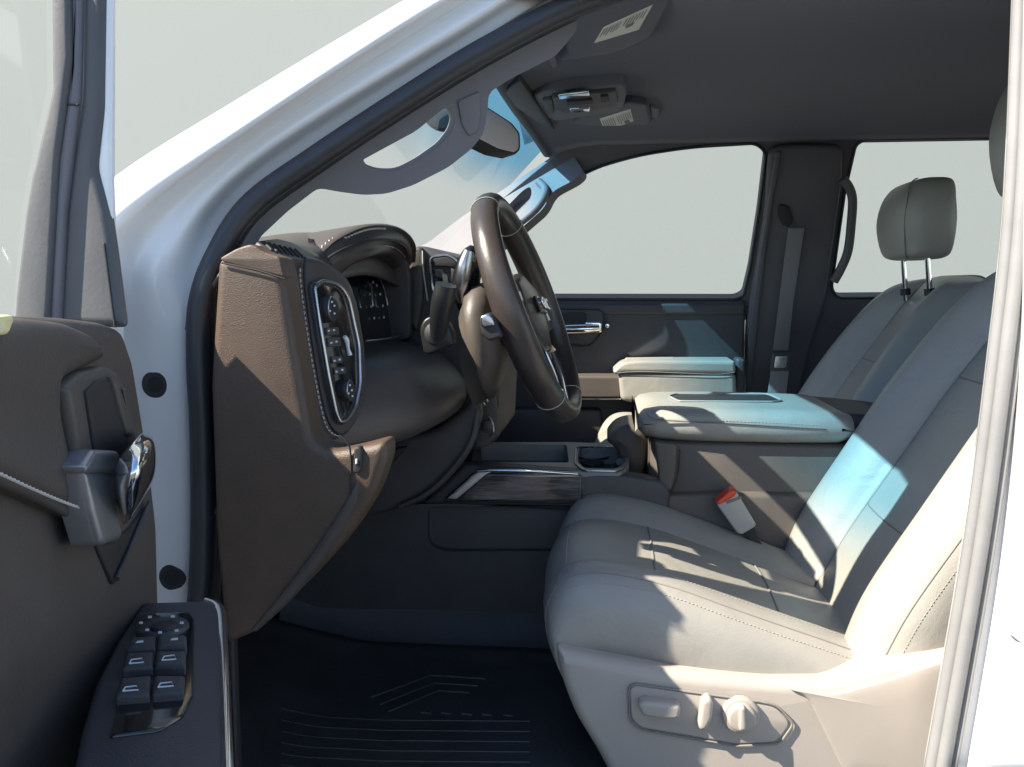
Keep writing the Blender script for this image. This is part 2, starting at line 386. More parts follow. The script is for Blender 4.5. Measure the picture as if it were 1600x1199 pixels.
for (x, y) in ((242, 601), (268, 903)):
    p = disc('rubber_plug', x, y, -.835, .0183, 'rubber', body, .02, .004)
    disc('plug_centre', x, y, -.8355, .011, 'mblack', p, .004, .002)
# rubber weatherstrip of the near door opening
ws = [(292,1120,-.846),(312,900,-.846),(314,700,-.846),(308,560,-.846),(312,470,-.844),(340,395,-.832),(392,318,-.812),(495,243,-.788),(636,150,-.760),(756,76,-.738),(896,5,-.712),(1040,-45,-.70)]
wsm = empty('weatherstrip', T)
def woff(k, dY):
    out = []
    for q, (x, y, Y) in enumerate(ws):
        t = min(1, max(0, (480-y)/130)); nx, ny = 1-.46*t, .84*t; kk = k*(1-.40*t); out.append((x+nx*kk, y+ny*kk, Y+dY))
    return out
tube('seal_bulb', woff(1, 0), 0.0135, 'rubber', wsm, 12, smooth_n=90)
tube('seal_lip', woff(17, .018), 0.0070, 'rubber', wsm, 10, smooth_n=90)
tube('seal_lip', woff(28, .026), 0.0055, 'rubber', wsm, 10, smooth_n=90)
surf('seal_flange', [woff(-8, .02), woff(14, .024), woff(30, .032), woff(42, .045)], 'rubber', wsm, 60, 8, thick=0.004)
# near B pillar: seal strip, painted jamb and body side
bl = [(1594,-110),(1577,300),(1553,540),(1512,850),(1450,1210)]
def brow(o, Y): return [(x+o*(1 if i > 1 else 1), y, Y) for i, (x, y) in enumerate(bl)]
surf('b_pillar', [[(x-8,y,-.74) for x,y in bl], brow(0,-.80), brow(12,-.835), brow(28,-.85), [(1602,-110,-.862),(1602,300,-.862),(1592,600,-.862),(1562,900,-.862),(1512,1210,-.862)],
     [(1606,-110,-.885),(1606,300,-.885),(1597,600,-.885),(1568,900,-.885),(1520,1210,-.885)], [(1618,-110,-.895),(1618,300,-.9),(1612,600,-.9),(1585,900,-.9),(1540,1210,-.9)],
     [(1760,-110,-.90),(1760,300,-.92),(1760,600,-.93),(1760,900,-.93),(1740,1210,-.93)]], 'paint', body, 40, 40, thick=0.003)
tube('seal_bulb', brow(6,-.845), 0.0085, 'seal', wsm, 10, smooth_n=50)
tube('seal_lip', brow(22,-.862), 0.0075, 'seal', wsm, 10, smooth_n=50)
surf('seal_flange', [brow(-6,-.80), brow(8,-.83), brow(30,-.858), brow(44,-.866)], 'seal', wsm, 40, 10, thick=0.003)
# plain shell parts in metres: roof, floor, firewall, cab back, rear doors
def rb(name, lo, hi, m, par, bev=0.02, label=None):
    o = MB().box(lo, hi).build(name, m, par, smooth=True, angle=30, label=label)
    b = o.modifiers.new('bevel', 'BEVEL'); b.width = bev; b.segments = 3; return o
def vgrid(f, us, vs): return [[Vector(f(u, v)) for u in us] for v in vs]
lin = lambda a, b, n: [a+(b-a)*i/(n-1) for i in range(n)]
def roofz(x, y): return 1.965-0.06*abs(y/0.7)**3-0.05*max(0, (-x-0.05)/0.2)**2-0.02*max(0, x-0.9)
grid_obj('roof', vgrid(lambda x, y: (x, y, roofz(x, y)), lin(-.24, 1.75, 24), lin(-.72, .72, 14)), 'paint', body, thick=0.01)
rb('roof_rail', (-.15, -.76, 1.80), (1.75, -.70, 1.925), 'paint', body, .02)
rb('roof_rail', (-.15, .69, 1.885), (1.75, .75, 1.935), 'paint', body, .02)
rb('firewall', (-.95, -.84, .55), (-.88, .84, 1.38), 'mblack', body)
rb('footwell_side', (-.95, -.815, .60), (-.46, -.80, 1.36), 'mblack', body, .003)
rb('cowl', (-.95, -.84, 1.34), (-.60, .84, 1.385), 'mblack', body)
rb('floor_pan', (-.95, -.86, .60), (1.75, .86, .74), 'carpet', body)
rb('cab_back', (1.62, -.84, .60), (1.72, .84, 1.42), 'char', body)
rb('cab_back_header', (1.60, -.76, 1.80), (1.70, .76, 1.92), 'char', body)
grid_obj('bonnet', vgrid(lambda x, y: (x, y, 1.355-0.07*abs(y/.9)**4-0.04*((x+1.0)/1)**2), lin(-2.3, -.66, 16), lin(-.935, .935, 14)), 'paint', body, thick=0.01)
rb('front_wing', (-2.3, -.97, .45), (-.62, -.915, 1.285), 'paint', body, .04)
rb('front_wing', (-2.3, .915, .45), (-.62, .97, 1.285), 'paint', body, .04)
rb('sill', (-.62, -.95, .52), (1.75, -.84, .70), 'paint', body, .02)
# near rear door (closed) just right of the frame
nrd = empty('rear_door', T, label='closed near rear door, at the right edge')
rb('door_skin', (.565, -.965, .70), (1.55, -.90, 1.38), 'paint', nrd, .03)
rb('door_frame', (.575, -.90, 1.38), (.63, -.85, 1.84), 'paint', nrd, .01)
rb('pane', (.63, -.878, 1.38), (1.5, -.870, 1.83), 'dglass', nrd, .001)
surf('scratch', [[(1579,990,-.9335),(1588,998,-.9335),(1596,1004,-.9335)],[(1577,993,-.9335),(1587,1002,-.9335),(1596,1005,-.9335)]], 'seal', body, 6, 3, thick=.0005)

# ================================================================== headliner
def hz(x, y): return 1.885-0.035*abs(y/0.62)**3-0.05*max(0, (-x-0.02)/0.2)**2
hl = empty('headliner', T)
grid_obj('roof_lining', vgrid(lambda x, y: (x-0.05*(1-(y/.66)**2)*(1 if x < 0 else 0), y, hz(x, y)), lin(-.17, 1.62, 40), lin(-.68, .68, 24)), 'cloth', hl, thick=0.008)
tube('header_roll', [Vector((-.17-.05*(1-(y/.66)**2), y, hz(-.17, y)+.004)) for y in lin(-.66, .66, 20)], .013, 'cloth', hl, 10)
# ================================================================== windscreen
wy = lin(-.70, .74, 18)
wsr = []
for t in lin(0, 1, 14):
    row = []
    for y in wy:
        bow = (1-(y/.70)**2)
        x = -.17*t + -.62*(1-t) - bow*(.05*t+.16*(1-t)); z = 1.865*t + 1.42*(1-t)
        yy = y*(1+.08*(1-t)); row.append(Vector((x, yy, z)))
    wsr.append(row)
wind = empty('windscreen', T)
grid_obj('pane', wsr, 'wglass', wind)
rslab('mirror_mount_cover', [(660,175),(708,165),(712,190),(700,205),(680,203),(664,192)], -.03, .02, 'mblack', wind, r=.006, cr=8)  # dark housing of the mirror mount, seen through the handle slot

# ================================================================== near A pillar trim with grab handle
plA = plane3((400,370,-.76), (860,82,-.665), Vector(W(400,370,-.76))+Vector((0, .25, -.9)))
gh = plate('a_pillar_trim',
  [(352,398),(372,352),(430,308),(540,232),(640,172),(760,98),(870,38),(905,18),(900,50),(868,88),(800,122),(764,145),(761,182),(756,208),(738,232),(700,262),(645,290),(604,303),(568,305),(530,300),(497,294),(450,330),(405,372),(396,400)],
  [[(567,250,3),(600,232),(650,205),(690,172,6),(703,168,10),(712,185,8),(708,203,10),(690,226),(655,251,14),(622,268,14),(592,267,12),(574,260,6)]],
  plA, .030, 'trim', T, .007, 10, label='grey pillar trim with grab handle loop')
rslab('handle_cap', [(715,158),(750,142),(752,176),(747,206),(733,214),(722,196)], shift(plA, .003), .006, 'trim', gh, r=.002, cr=5)

# ================================================================== far side: pillar, doors
def yfar(z): return .84-.33*max(0, z-1.42)
plF = plane3(Vector((0, .80, 1.42)), Vector((1, .80, 1.42)), Vector((0, .655, 1.86)))
pw_open = [(705,467,4),(722,432),(800,364),(850,318,20),(885,288,20),(930,262,30),(1000,242,30),(1080,230,30),(1181,224,14),(1197,238,10),(1186,330),(1172,420),(1162,462,6),(1150,468,6)]
rw_open = [(1337,226,10),(1352,218,10),(1530,215),(1700,222),(1740,300),(1740,462),(1310,466,8),(1299,452,8),(1306,400),(1320,300)]
far = plate('far_side_trim', [(560,470),(700,380),(860,250),(905,222),(960,205),(1740,180),(1790,200),(1790,1000),(1200,1000),(1180,500),(560,500)],
  [pw_open, rw_open], plF, .05, 'hazechar', T, .008, 10, label='charcoal trim round the far side windows')
for q in (pw_open, rw_open):
    P = [W(x, y, shift(plF, -.03)) for x, y in rnd(q, 8)]
    MB().add(P, [list(range(len(P)))]).build('pane', 'sglass', far, smooth=False)
    tube('window_seal', [W(x, y, shift(plF, .001)) for x, y in rnd(q, 8)], .0045, 'rubber', far, 6, closed=True)
# the pillar itself
plP = plane3((665,385,.745), (880,245,.685), (800,364,.655))
fp = plate('far_a_pillar_trim', [(640,392),(668,380),(720,340),(800,287),(868,241),(884,236),(893,238),(912,268),(900,280),(862,300,12),(850,326,12),(806,364),(770,392),(720,440),(690,470),(650,470)],
  [[(776,340,6),(798,317),(818,297),(829,291,6),(831,303,5),(826,315),(800,342),(780,356,6)]], plP, .035, 'trim', T, .005, 10, label='sunlit far pillar trim with handle')
rslab('handle_recess', [(765,355),(800,310),(828,286),(838,300),(830,322),(790,362),(772,366)], shift(plP, -.022), .01, 'char', fp, r=.002)
tube('grab_handle', [W(x, y, shift(plP, d)) for x, y, d in ((752,392,.004),(770,378,.02),(800,357,.026),(832,332,.026),(848,312,.022),(852,296,.008),(842,284,.002))], .0115, 'trim', fp, 10, smooth_n=30)
# B pillar cover, handle and belt on the far side
bp = rslab('far_b_pillar_cover', [(1203,232),(1238,226),(1318,228),(1316,290),(1300,400),(1290,470),(1262,560),(1240,660),(1160,660),(1168,500),(1182,420),(1196,330)], shift(plF, .035), .04, 'hazechar', T, r=.012, cr=14)
rslab('cover_ridge', [(1212,238),(1222,236),(1206,330),(1190,450),(1180,560),(1170,650),(1162,650),(1170,520),(1184,420),(1200,320)], shift(plF, .046), .012, 'hazechar', bp, r=.005, cr=5)
rslab('belt_guide', [(1217,320),(1232,322),(1240,345),(1232,356),(1222,352),(1216,338)], shift(plF, .045), .012, 'mblack', bp, r=.003, cr=4)
tube('grab_handle', [W(x, y, shift(plF, .05)) for x, y in ((1316,280),(1326,292),(1332,312),(1330,350),(1325,392),(1314,420),(1303,440))], .0125, 'hazechar', bp, 10, smooth_n=26)
sb = empty('seat_belt', T, label='far seat belt hanging down the pillar')
rslab('webbing', [(1232,357),(1257,357),(1240,470),(1232,548),(1208,548),(1220,450)], shift(plF, .062), .003, 'belt', sb, r=.001, cr=1)
rslab('webbing', [(1206,570),(1234,570),(1226,640),(1196,640)], .70, .003, 'belt', sb, r=.001, cr=1)
lt = rslab('latch_tongue', [(1207,552),(1238,552),(1234,580),(1203,580)], .69, .012, 'char', sb, r=.004, cr=4)
rslab('tongue_slot', [(1212,557),(1231,557),(1228,575),(1209,575)], .675, .004, 'satin', lt, r=.001, cr=2)

# far door below the window
pd = empty('passenger_door', T, label='closed far door with cream armrest and chrome handle')
rslab('door_panel', [(700,468),(1166,468),(1163,560),(1158,760),(600,800),(600,520)], .795, .06, 'char', pd, r=.01, cr=5)
rslab('upper_roll', [(690,474),(1166,474),(1164,492),(690,492)], .785, .02, 'char', pd, r=.008, cr=3)
hb = rslab('handle_bezel', [(853,483),(938,484),(944,492),(944,514),(935,526),(922,541),(853,538)], .783, .01, 'char', pd, r=.003, cr=6)
rslab('handle_cup', [(868,488),(915,488),(917,509),(862,509)], .779, .003, 'mblack', hb, r=.001, cr=3)
tube('bezel_rim', [W(x, y, .781) for x, y in rnd([(853,483),(938,484),(944,492),(944,514),(935,526),(922,541),(853,538)], 6)], .0022, 'mblack', hb, 6, closed=True)
tube('lever', [(850,514,.752),(880,515,.748),(915,514,.748),(936,513,.752)], [.013,.014,.014,.011], 'chrome', hb, 12, smooth_n=16)
rslab('lever_bracket', [(914,503),(940,503),(941,520),(915,521)], .765, .02, 'chrome', hb, r=.004, cr=4)
disc('lock_button', 949, 509, .778, .007, 'chrome', pd, .012, .003)
rslab('speaker_lip', [(876,536),(890,537),(888,541),(876,541)], .776, .004, 'chrome', pd, r=.001, cr=2)
ar = rslab('armrest', [(966,583),(1150,583),(1152,625),(985,630),(970,626)], .655, .135, 'leather', pd, r=.014, cr=8)
rslab('armrest_pad', [(957,581,8),(972,567,8),(1000,564),(1149,564),(1150,581),(1146,584),(1050,583),(975,583),(962,586)], .650, .14, 'leather', ar, r=.009, cr=5)
tube('armrest_seam', [(964,583,.652),(1000,581,.650),(1060,583,.650),(1120,585,.650),(1148,582,.652)], .0012, 'seam', ar, 6, smooth_n=20)
rslab('armrest_ledge', [(978,560),(1055,559),(1050,564),(975,565)], .74, .03, 'leather', ar, r=.003, cr=2)
rslab('trim_inlay', [(840,588),(971,588),(971,622),(850,622)], .70, .09, 'tan', pd, r=.006, cr=4)
tube('chrome_strip', [(840,624,.695),(900,624,.695),(970,624,.695)], .002, 'satin', pd, 6)
rslab('door_pocket', [(700,640),(940,640),(950,760),(700,760)], .74, .06, 'char', pd, r=.01, cr=10)
rslab('door_step', [(1150,560),(1166,560),(1160,760),(1140,760)], .74, .05, 'char', pd, r=.01, cr=4)

# ================================================================== overhead things
oc = rslab('overhead_console', [(833,150),(862,143),(975,134),(979,150),(974,170),(962,176),(868,190),(848,182)], ('z', 1.858), .025, 'trim', T, r=.006, cr=8, label='roof console with reading lamps')
zc = ('z', 1.850)
rslab('console_frame', [(862,152),(962,143),(966,160),(958,168),(882,178),(868,172)], zc, .012, 'char', oc, r=.004, cr=6)
rslab('lamp_switch', [(848,158),(862,156),(866,178),(856,180)], zc, .01, 'char', oc, r=.002, cr=3)
rslab('lamp_lens', [(872,150),(920,145),(922,150),(874,156)], ('z', 1.846), .006, 'chrome', oc, r=.002, cr=2)
rslab('lamp_lens', [(890,172),(922,170),(922,175),(892,177)], ('z', 1.846), .006, 'chrome', oc, r=.002, cr=2)
rslab('sunglass_slot', [(885,160),(925,157),(926,163),(887,166)], ('z', 1.845), .005, 'mblack', oc, r=.001, cr=2)
rslab('call_button', [(938,152),(950,151),(952,160),(940,161)], ('z', 1.845), .005, 'mblack', oc, r=.001, cr=2)
def visor(outline, z, lab, bars, label, clip):
    v = rslab('sun_visor', outline, ('z', z), .018, 'cloth', T, r=.007, cr=10, label=label)
    l = rslab('warning_label', lab, ('z', z-.0005), .002, 'paper', v, r=.0004, cr=1)
    a, b, c, d = [Vector(p) for p in lab]            # text block: a->b long side, a->d short side
    mb = MB()
    for i in range(14):
        u0 = .05+i*.066
        if 6 <= i <= 6: continue
        p = lambda u, v_: W(*(a+(b-a)*u+(d-a)*v_), ('z', z-.0012))
        top = .18; bot = random.uniform(.62, .88)
        mb.add([p(u0, top), p(u0+.022, top), p(u0+.022, bot), p(u0, bot)], [(0, 1, 2, 3)])
    mb.build('printed_text', 'ink', l, smooth=False, kind='stuff')
    mb = MB(); p = lambda u, v_: W(*(a+(b-a)*u+(d-a)*v_), ('z', z-.0016))
    mb.add([p(*bars[0]), p(*bars[1]), p(*bars[2]), p(*bars[3])], [(0, 1, 2, 3)]).build('printed_block', 'ink', l, smooth=False)
    rslab('visor_clip', clip, ('z', z+.006), .015, 'trim', v, r=.004, cr=4)
    return v
visor([(868,98,14),(886,84),(884,30),(900,-8),(1060,-20),(1046,10),(1018,60,18),(962,84,16)], 1.862, [(943,43),(1020,8),(998,47),(928,68)], [(.62,.75),(.78,.75),(.78,.98),(.62,.98)],
      'near sun visor folded up, larger white label', [(852,88),(866,84),(872,104),(864,108)])
visor([(893,190,8),(925,220,10),(948,222,10),(1008,202,14),(1018,190,10),(1012,165,8),(985,160),(930,172)], 1.862, [(937,186),(985,171),(990,190),(945,206)], [(.68,.7),(.84,.7),(.84,.95),(.68,.95)],
      'far sun visor folded up, smaller white label', [(1016,168),(1030,172),(1030,190),(1018,188)])
disc('map_pocket_screw', 977, 102, ('z', 1.868), .004, 'trim', hl, .003, .001)
# mirror
plM = plane3(Vector((-.262, -.13, 1.77)), Vector((-.185, .10, 1.77)), Vector((-.245, -.13, 1.70)))
mi = rslab('rear_view_mirror', [(735,165),(763,167,8),(800,191,8),(813,208,6),(814,234,8),(806,242,8),(778,236,8),(750,222,8),(735,215)], plM, .03, 'mblack', T, r=.004, cr=8)
rslab('mirror_glass', [(737,168),(763,170,8),(798,193,8),(810,209,6),(811,232,8),(804,238,8),(779,232,8),(752,218,8),(737,211)], shift(plM, .001), .003, 'mglass', mi, r=.001, cr=8)
tube('mirror_stalk', [Vector((-.26, 0, 1.78)), Vector((-.29, 0, 1.82)), Vector((-.27, 0, 1.845))], .012, 'mblack', mi, 8)
rslab('sensor_cover', [(780,150),(812,128),(835,160),(868,205),(850,200),(800,165)], ('z', 1.850), .02, 'char', mi, r=.005, cr=6)

# ================================================================== dashboard
D = empty('dashboard', T, label='dark stitched dashboard')
# upper pad, running across to the far side
pad = []
for (Y, pts) in ((-.845, [(-.465,1.40),(-.46,1.44),(-.45,1.46),(-.435,1.474),(-.405,1.474),(-.385,1.455)]),
                 (-.74, [(-.66,1.40),(-.60,1.465),(-.50,1.487),(-.44,1.497),(-.41,1.485),(-.38,1.46)]),
                 (-.62, [(-.72,1.41),(-.64,1.475),(-.54,1.505),(-.46,1.515),(-.41,1.500),(-.385,1.46)]),
                 (-.42, [(-.78,1.41),(-.68,1.49),(-.56,1.525),(-.47,1.535),(-.41,1.52),(-.385,1.47)]),
                 (-.18, [(-.80,1.41),(-.68,1.48),(-.56,1.510),(-.47,1.510),(-.41,1.495),(-.385,1.45)]),
                 (.20, [(-.80,1.41),(-.70,1.46),(-.58,1.480),(-.47,1.475),(-.41,1.46),(-.38,1.42)]),
                 (.55, [(-.74,1.41),(-.66,1.45),(-.58,1.470),(-.50,1.465),(-.45,1.45),(-.41,1.42)]),
                 (.80, [(-.68,1.40),(-.64,1.44),(-.58,1.455),(-.53,1.45),(-.48,1.44),(-.44,1.41)])):
    pad.append([Vector((x, Y, z)) for x, z in pts])
grid_obj('dash_top', grid(pad, 30, 60), 'dashl', D, thick=0.006)
# side cap toward the door
cap = rslab('end_panel', [(338,407,10),(368,390),(394,381,10),(412,395,8),(437,403,6),(445,440),(463,560),(485,684),(512,706),(556,700,20),(602,690,10),(604,715,14),(585,775,40),(540,845,40),(482,910,60),(398,990,14),(350,1010,10),(335,850),(326,600)], -.872, .045, 'brown', D, r=.012, cr=20, seg=5, label='grained end panel facing the door')
rslab('top_cap', [(342,404,8),(368,389),(394,380,10),(412,394,8),(438,402,6),(444,434,3),(350,411,3)], -.8735, .03, 'brown', cap, r=.0025, cr=6)
tube('cap_joint', [(347,411,-.875),(400,422,-.8755),(445,436,-.875)], .0012, 'mblack', cap, 6)
tube('moulding_crest', [W(*q) for q in ((566,742,-.868),(548,790,-.870),(505,860,-.871),(450,930,-.871),(398,984,-.868))], [.004,.008,.009,.008,.004], 'dashl', cap, 10, smooth_n=30, flat=.6)
# switch for the pedals on the end panel
sw = rslab('pedal_switch', [(553,700,5),(561,698,5),(566,704),(565,736,6),(558,741,6),(551,738,5)], -.876, .012, 'mblack', D, r=.002, cr=4)
rslab('switch_symbol', [(555,718),(558,717),(558,725),(555,726)], -.8775, .002, 'icon', sw, r=.0005, cr=1)
tube('panel_joint', [(530,680,-.873),(543,692,-.873),(548,712,-.873),(548,760,-.873),(546,800,-.873)], .0012, 'mblack', D, 6, smooth_n=20)
rslab('fastener', [(492,886),(497,884),(498,890),(493,893)], -.70, .004, 'lens', D, r=.001, cr=1)
# defroster / speaker grille at the near corner
plG = plane3((408,378,-.79), (480,384,-.64), (450,398,-.77))
gr = rslab('vent_grille', [(400,376,6),(432,372,8),(478,384),(502,402,4),(470,408),(440,402),(412,386)], shift(plG, .006), .02, 'char', D, r=.003, cr=5)
for i in range(7):
    x = 412+i*8.2; y = 379+i*1.9
    tube('slat', [W(x, y, shift(plG, .0065)), W(x+13, y+13, shift(plG, .0065))], .0022, 'mblack', gr, 6)
# leather pod with the light controls
plS = plane3((487,450,-.755), (545,440,-.665), (530,660,-.746))
pod_o = [(452,398,6),(476,396),(505,402,14),(545,428,20),(562,470,20),(574,540),(577,600,14),(566,655,16),(548,680,14),(521,692,14),(500,686,12),(492,668,10),(478,600),(462,500)]
pod = rslab('light_control_pod', pod_o, shift(plS, .006), .045, 'dashl', D, r=.012, cr=10, seg=5)
rslab('pod_face', [(487,443,8),(510,432,8),(534,438,14),(552,468,14),(568,540),(571,600,10),(562,645,10),(541,664,8),(529,662,8),(514,600),(500,530)], shift(plS, .0125), .012, 'char', pod, r=.004, cr=8)
fr_o = rnd([(491,448,8),(503,439,6),(530,444,12),(545,466,14),(561,540),(563,600,10),(555,638,10),(541,657,6),(532,660,7),(526,648,6),(514,590),(502,520)], 8)
tube('chrome_frame', [W(x, y, shift(plS, .014)) for x, y in fr_o], .0026, 'satin', pod, 8, closed=True)
rslab('control_face', [(494,452,6),(505,445,6),(528,450,10),(541,470,10),(556,540),(558,600,8),(551,634,8),(541,650,5),(533,652,5),(517,590),(505,520)], shift(plS, .0135), .005, 'black', pod, r=.001, cr=6)
tube('stitching_welt', [W(x, y, shift(plS, .014)) for x, y in ((477,402),(476,440),(486,520),(499,600),(511,652),(523,674),(535,681))], .0018, 'mblack', pod, 6, smooth_n=30)
sp = crv([W(x, y, shift(plS, .0185)) for x, y in ((468,420),(469,445),(479,520),(493,600),(505,655),(515,675),(532,684))], 60)
stitches('stitching', sp, pnormal(plS), .0042, .0022, .0011, 'thread', pod)
def sdisc(name, x, y, r, d, m, par, h=.006, **k): return disc(name, x, y, shift(plS, .0135+d), r, m, par, h, .0015, **k)
kb = sdisc('headlamp_knob', 519, 482, .0168, .010, 'mblack', pod, .014)
tube('knob_ring', [W(519, 482, shift(plS, .024))+a for a in [Vector((0, math.cos(q)*.0148, math.sin(q)*.0148)) for q in lin(0, 2*math.pi*19/20, 20)]], .0009, 'satin', kb, 5, closed=True)
mb = MB()
for dx, dy in ((0,-10),(4,-4),(-3,4),(4,8)): 
    mb2 = rslab_mb(mb, [(519+dx-1.2,482+dy-1.5),(519+dx+1.2,482+dy-1.5),(519+dx+1.2,482+dy+1.5),(519+dx-1.2,482+dy+1.5)], shift(plS, .0243), .0006, .0002)
mb.build('knob_symbols', 'icon', kb)
kb = sdisc('mirror_knob', 547, 610, .0146, .009, 'mblack', pod, .012)
tube('knob_ring', [W(547, 610, shift(plS, .0230))+a for a in [Vector((0, math.cos(q)*.0128, math.sin(q)*.0128)) for q in lin(0, 2*math.pi*19/20, 20)]], .0009, 'satin', kb, 5, closed=True)
mb = MB()
for dx, dy in ((0,-8),(3,0),(-2,5),(4,9)): rslab_mb(mb, [(547+dx-1,610+dy-1.5),(547+dx+1.2,610+dy-1.5),(547+dx+1.2,610+dy+1.5),(547+dx-1,610+dy+1.5)], shift(plS, .0232), .0006, .0002)
mb.build('knob_symbols', 'icon', kb)
for (x0, y0, x1, y1, ic) in ((510,511,530,524,((514,517),(522,516))),(513,527,533,542,((518,536),(526,534))),(519,556,536,568,((523,564),(531,562))),(523,573,541,585,((526,581),(535,578)))):
    b = rslab('light_button', [(x0,y0+1),(x1-1,y0),(x1+1,y1-1),(x0+2,y1)], shift(plS, .0165), .004, 'char', pod, r=.001, cr=2)
    mb = MB()
    for cx, cy in ic: rslab_mb(mb, [(cx-1.5,cy-1.2),(cx+1.5,cy-1.6),(cx+1.7,cy+1.2),(cx-1.3,cy+1.6)], shift(plS, .0172), .0005, .0002)
    mb.build('button_symbol', 'icon', b)
tube('lever_highlight', [W(x, y, shift(plS, .020)) for x, y in ((538,526),(542,533),(544,545),(547,555))], [.0028,.0034,.0022,.0032], 'lens', pod, 8, smooth_n=14)  # pale colour paints the white highlight of the lever
# instrument hood: arch over the cluster
hood_back = [(490,398,-.60),(520,372,-.57),(562,354,-.50),(600,353,-.40),(628,364,-.30),(643,384,-.22),(643,410,-.19)]
hood_lip  = [(500,408,-.60),(536,386,-.57),(580,372,-.50),(610,371,-.40),(628,378,-.30),(640,395,-.22),(640,414,-.19)]
hood_in   = [(506,420,-.60),(541,402,-.57),(580,386,-.50),(604,384,-.40),(618,388,-.30),(629,401,-.22),(630,422,-.19)]
hood_in2  = [(520,440,-.575),(545,415,-.55),(578,400,-.50),(598,397,-.40),(608,400,-.30),(616,412,-.23),(618,430,-.20)]
hd, hg = surf('instrument_hood', [[W(*q)+Vector((-.10, 0, -.015)) for q in hood_back], hood_back, [((a[0]+b[0])/2, (a[1]+b[1])/2-3, a[2]) for a, b in zip(hood_back, hood_lip)], hood_lip, hood_in, hood_in2, [W(*q)+Vector((-.06, 0, -.01)) for q in hood_in2]], 'dashl', D, 44, 26, thick=0.004)
hp = []; hn = []
for t_ in lin(.02, .60, 50):
    p, q = gat(hg, t_, 1.75/6); q = q if q.dot(Vector((.4, -.5, .7))) > 0 else -q; hp.append(p+q*.003); hn.append(q)
stitches('stitching', hp, hn, .0050, .0025, .0017, 'thread', hd)
tube('hood_welt', [(504,409,-.605),(538,389,-.575),(580,376,-.505),(610,376,-.405),(630,384,-.305),(638,396,-.225)], .0022, 'mblack', hd, 6, smooth_n=30)
tube('bezel_highlight', [(582,384,-.49),(606,385,-.40),(622,391,-.31),(633,402,-.23)], .0012, 'satin', hd, 6, smooth_n=20)
cl = MB().add([(-.395,-.60,1.34),(-.395,-.17,1.34),(-.425,-.17,1.52),(-.425,-.60,1.52)], [(0,1,2,3)]).build('instrument_cluster', 'screen', D, smooth=False)
rb('cluster_shroud', (-.55,-.60,1.30), (-.43,-.16,1.50), 'mblack', D, .01)
rslab('cluster_side', [(600,400),(632,400),(640,430),(640,530),(590,535),(575,500),(585,440)], -.215, .02, 'char', D, r=.004, cr=10)
def circ(cx, cy, cz, r, a0, a1, n=24): return [Vector((cx-(math.sin(a)*r)*.16, cy+math.cos(a)*r, cz+math.sin(a)*r)) for a in lin(a0, a1, n)]
for cyy in (-.51, -.30):
    gd = tube('gauge_ring', circ(-.398, cyy, 1.42, .052, -2.4+math.pi/2+.8, 2.4+math.pi/2-.8+.0), .0015, 'satin', D, 6)
    mb = MB()
    for k in range(9):
        a = -.6+k*.54; c = Vector((-.404-(math.sin(a)*.04)*.16, cyy+math.cos(a)*.04, 1.42+math.sin(a)*.04)); mb.box(c-Vector((.001,.0018,.0022)), c+Vector((.001,.0018,.0022)))
    mb.build('gauge_marks', 'icon', gd, smooth=False)
tube('cluster_trim', [(572,533,-.56),(600,530,-.45),(632,524,-.25)], .0014, 'satin', D, 6)
# lower dash face / knee bolster
kn = [[Vector((x, -.845, z)) for x, z in ((-.44,1.34),(-.40,1.325),(-.37,1.31),(-.350,1.285),(-.345,1.255),(-.35,1.235),(-.37,1.22),(-.41,1.205),(-.45,1.19),(-.46,1.18))]]
for Y, dx, dz in ((-.74,-.14,-.02),(-.70,-.13,-.02),(-.64,-.075,-.01),(-.55,-.02,0),(-.40,-.005,0),(-.26,-.005,0),(-.20,-.04,.0)):
    kn.append([Vector((max(x+dx, -.62), Y, z+dz)) for x, z in ((-.40,1.36),(-.36,1.35),(-.315,1.34),(-.276,1.315),(-.250,1.278),(-.254,1.243),(-.285,1.224),(-.36,1.206),(-.50,1.19),(-.60,1.18))])
grid_obj('knee_bolster', grid(kn, 50, 30), 'dashl', D, thick=0.004)
rslab('lower_side_panel', [(600,690,8),(680,672),(745,620),(752,650),(735,700,20),(700,742,30),(660,780,30),(600,805,40),(530,815),(560,760),(602,725)], -.30, .04, 'char', D, r=.012, cr=16, seg=4)
tube('side_panel_edge', [(748,640,-.30),(738,690,-.31),(706,737,-.312),(668,772,-.312),(625,793,-.31)], .006, 'char', D, 8, smooth_n=24, flat=.6)
rslab('hood_release', [(600,706),(636,698),(610,728),(601,732)], -.32, .01, 'mblack', D, r=.002, cr=3)
tube('release_cable', [(587,760,-.335),(580,778,-.34),(575,790,-.34)], .002, 'satin', D, 6)
# centre stack
cs = rslab('centre_stack', [(622,470),(632,400,10),(648,384,8),(666,385,8),(712,402,10),(724,430),(740,480),(775,560),(780,600),(776,690),(745,705),(720,700),(640,640)], -.17, .34, 'char', D, r=.014, cr=8, seg=4)
rslab('stack_cheek', [(640,390,8),(658,384,8),(664,400),(660,470),(650,520),(636,500)], -.185, .02, 'dashl', cs, r=.006, cr=6)
tube('stack_stitch', [(660,392,-.188),(661,420,-.188),(668,470,-.188)], .0014, 'thread', cs, 5, smooth_n=16)
tube('screen_bezel', [W(x, y, -.178) for x, y in rnd([(672,402),(700,398),(716,408),(722,440),(712,470),(690,480),(676,450)], 8)], .003, 'satin', cs, 6, closed=True)
rslab('centre_vent', [(674,404),(700,400),(714,410),(712,418),(676,416)], -.18, .01, 'mblack', cs, r=.002, cr=5)
rslab('touch_screen', [(675,421),(692,421,4),(700,430),(702,462),(680,472)], -.18, .01, 'screen', cs, r=.002, cr=4)
rslab('screen_side', [(704,418),(717,424),(720,450),(706,452)], -.178, .008, 'satin', cs, r=.002, cr=3)
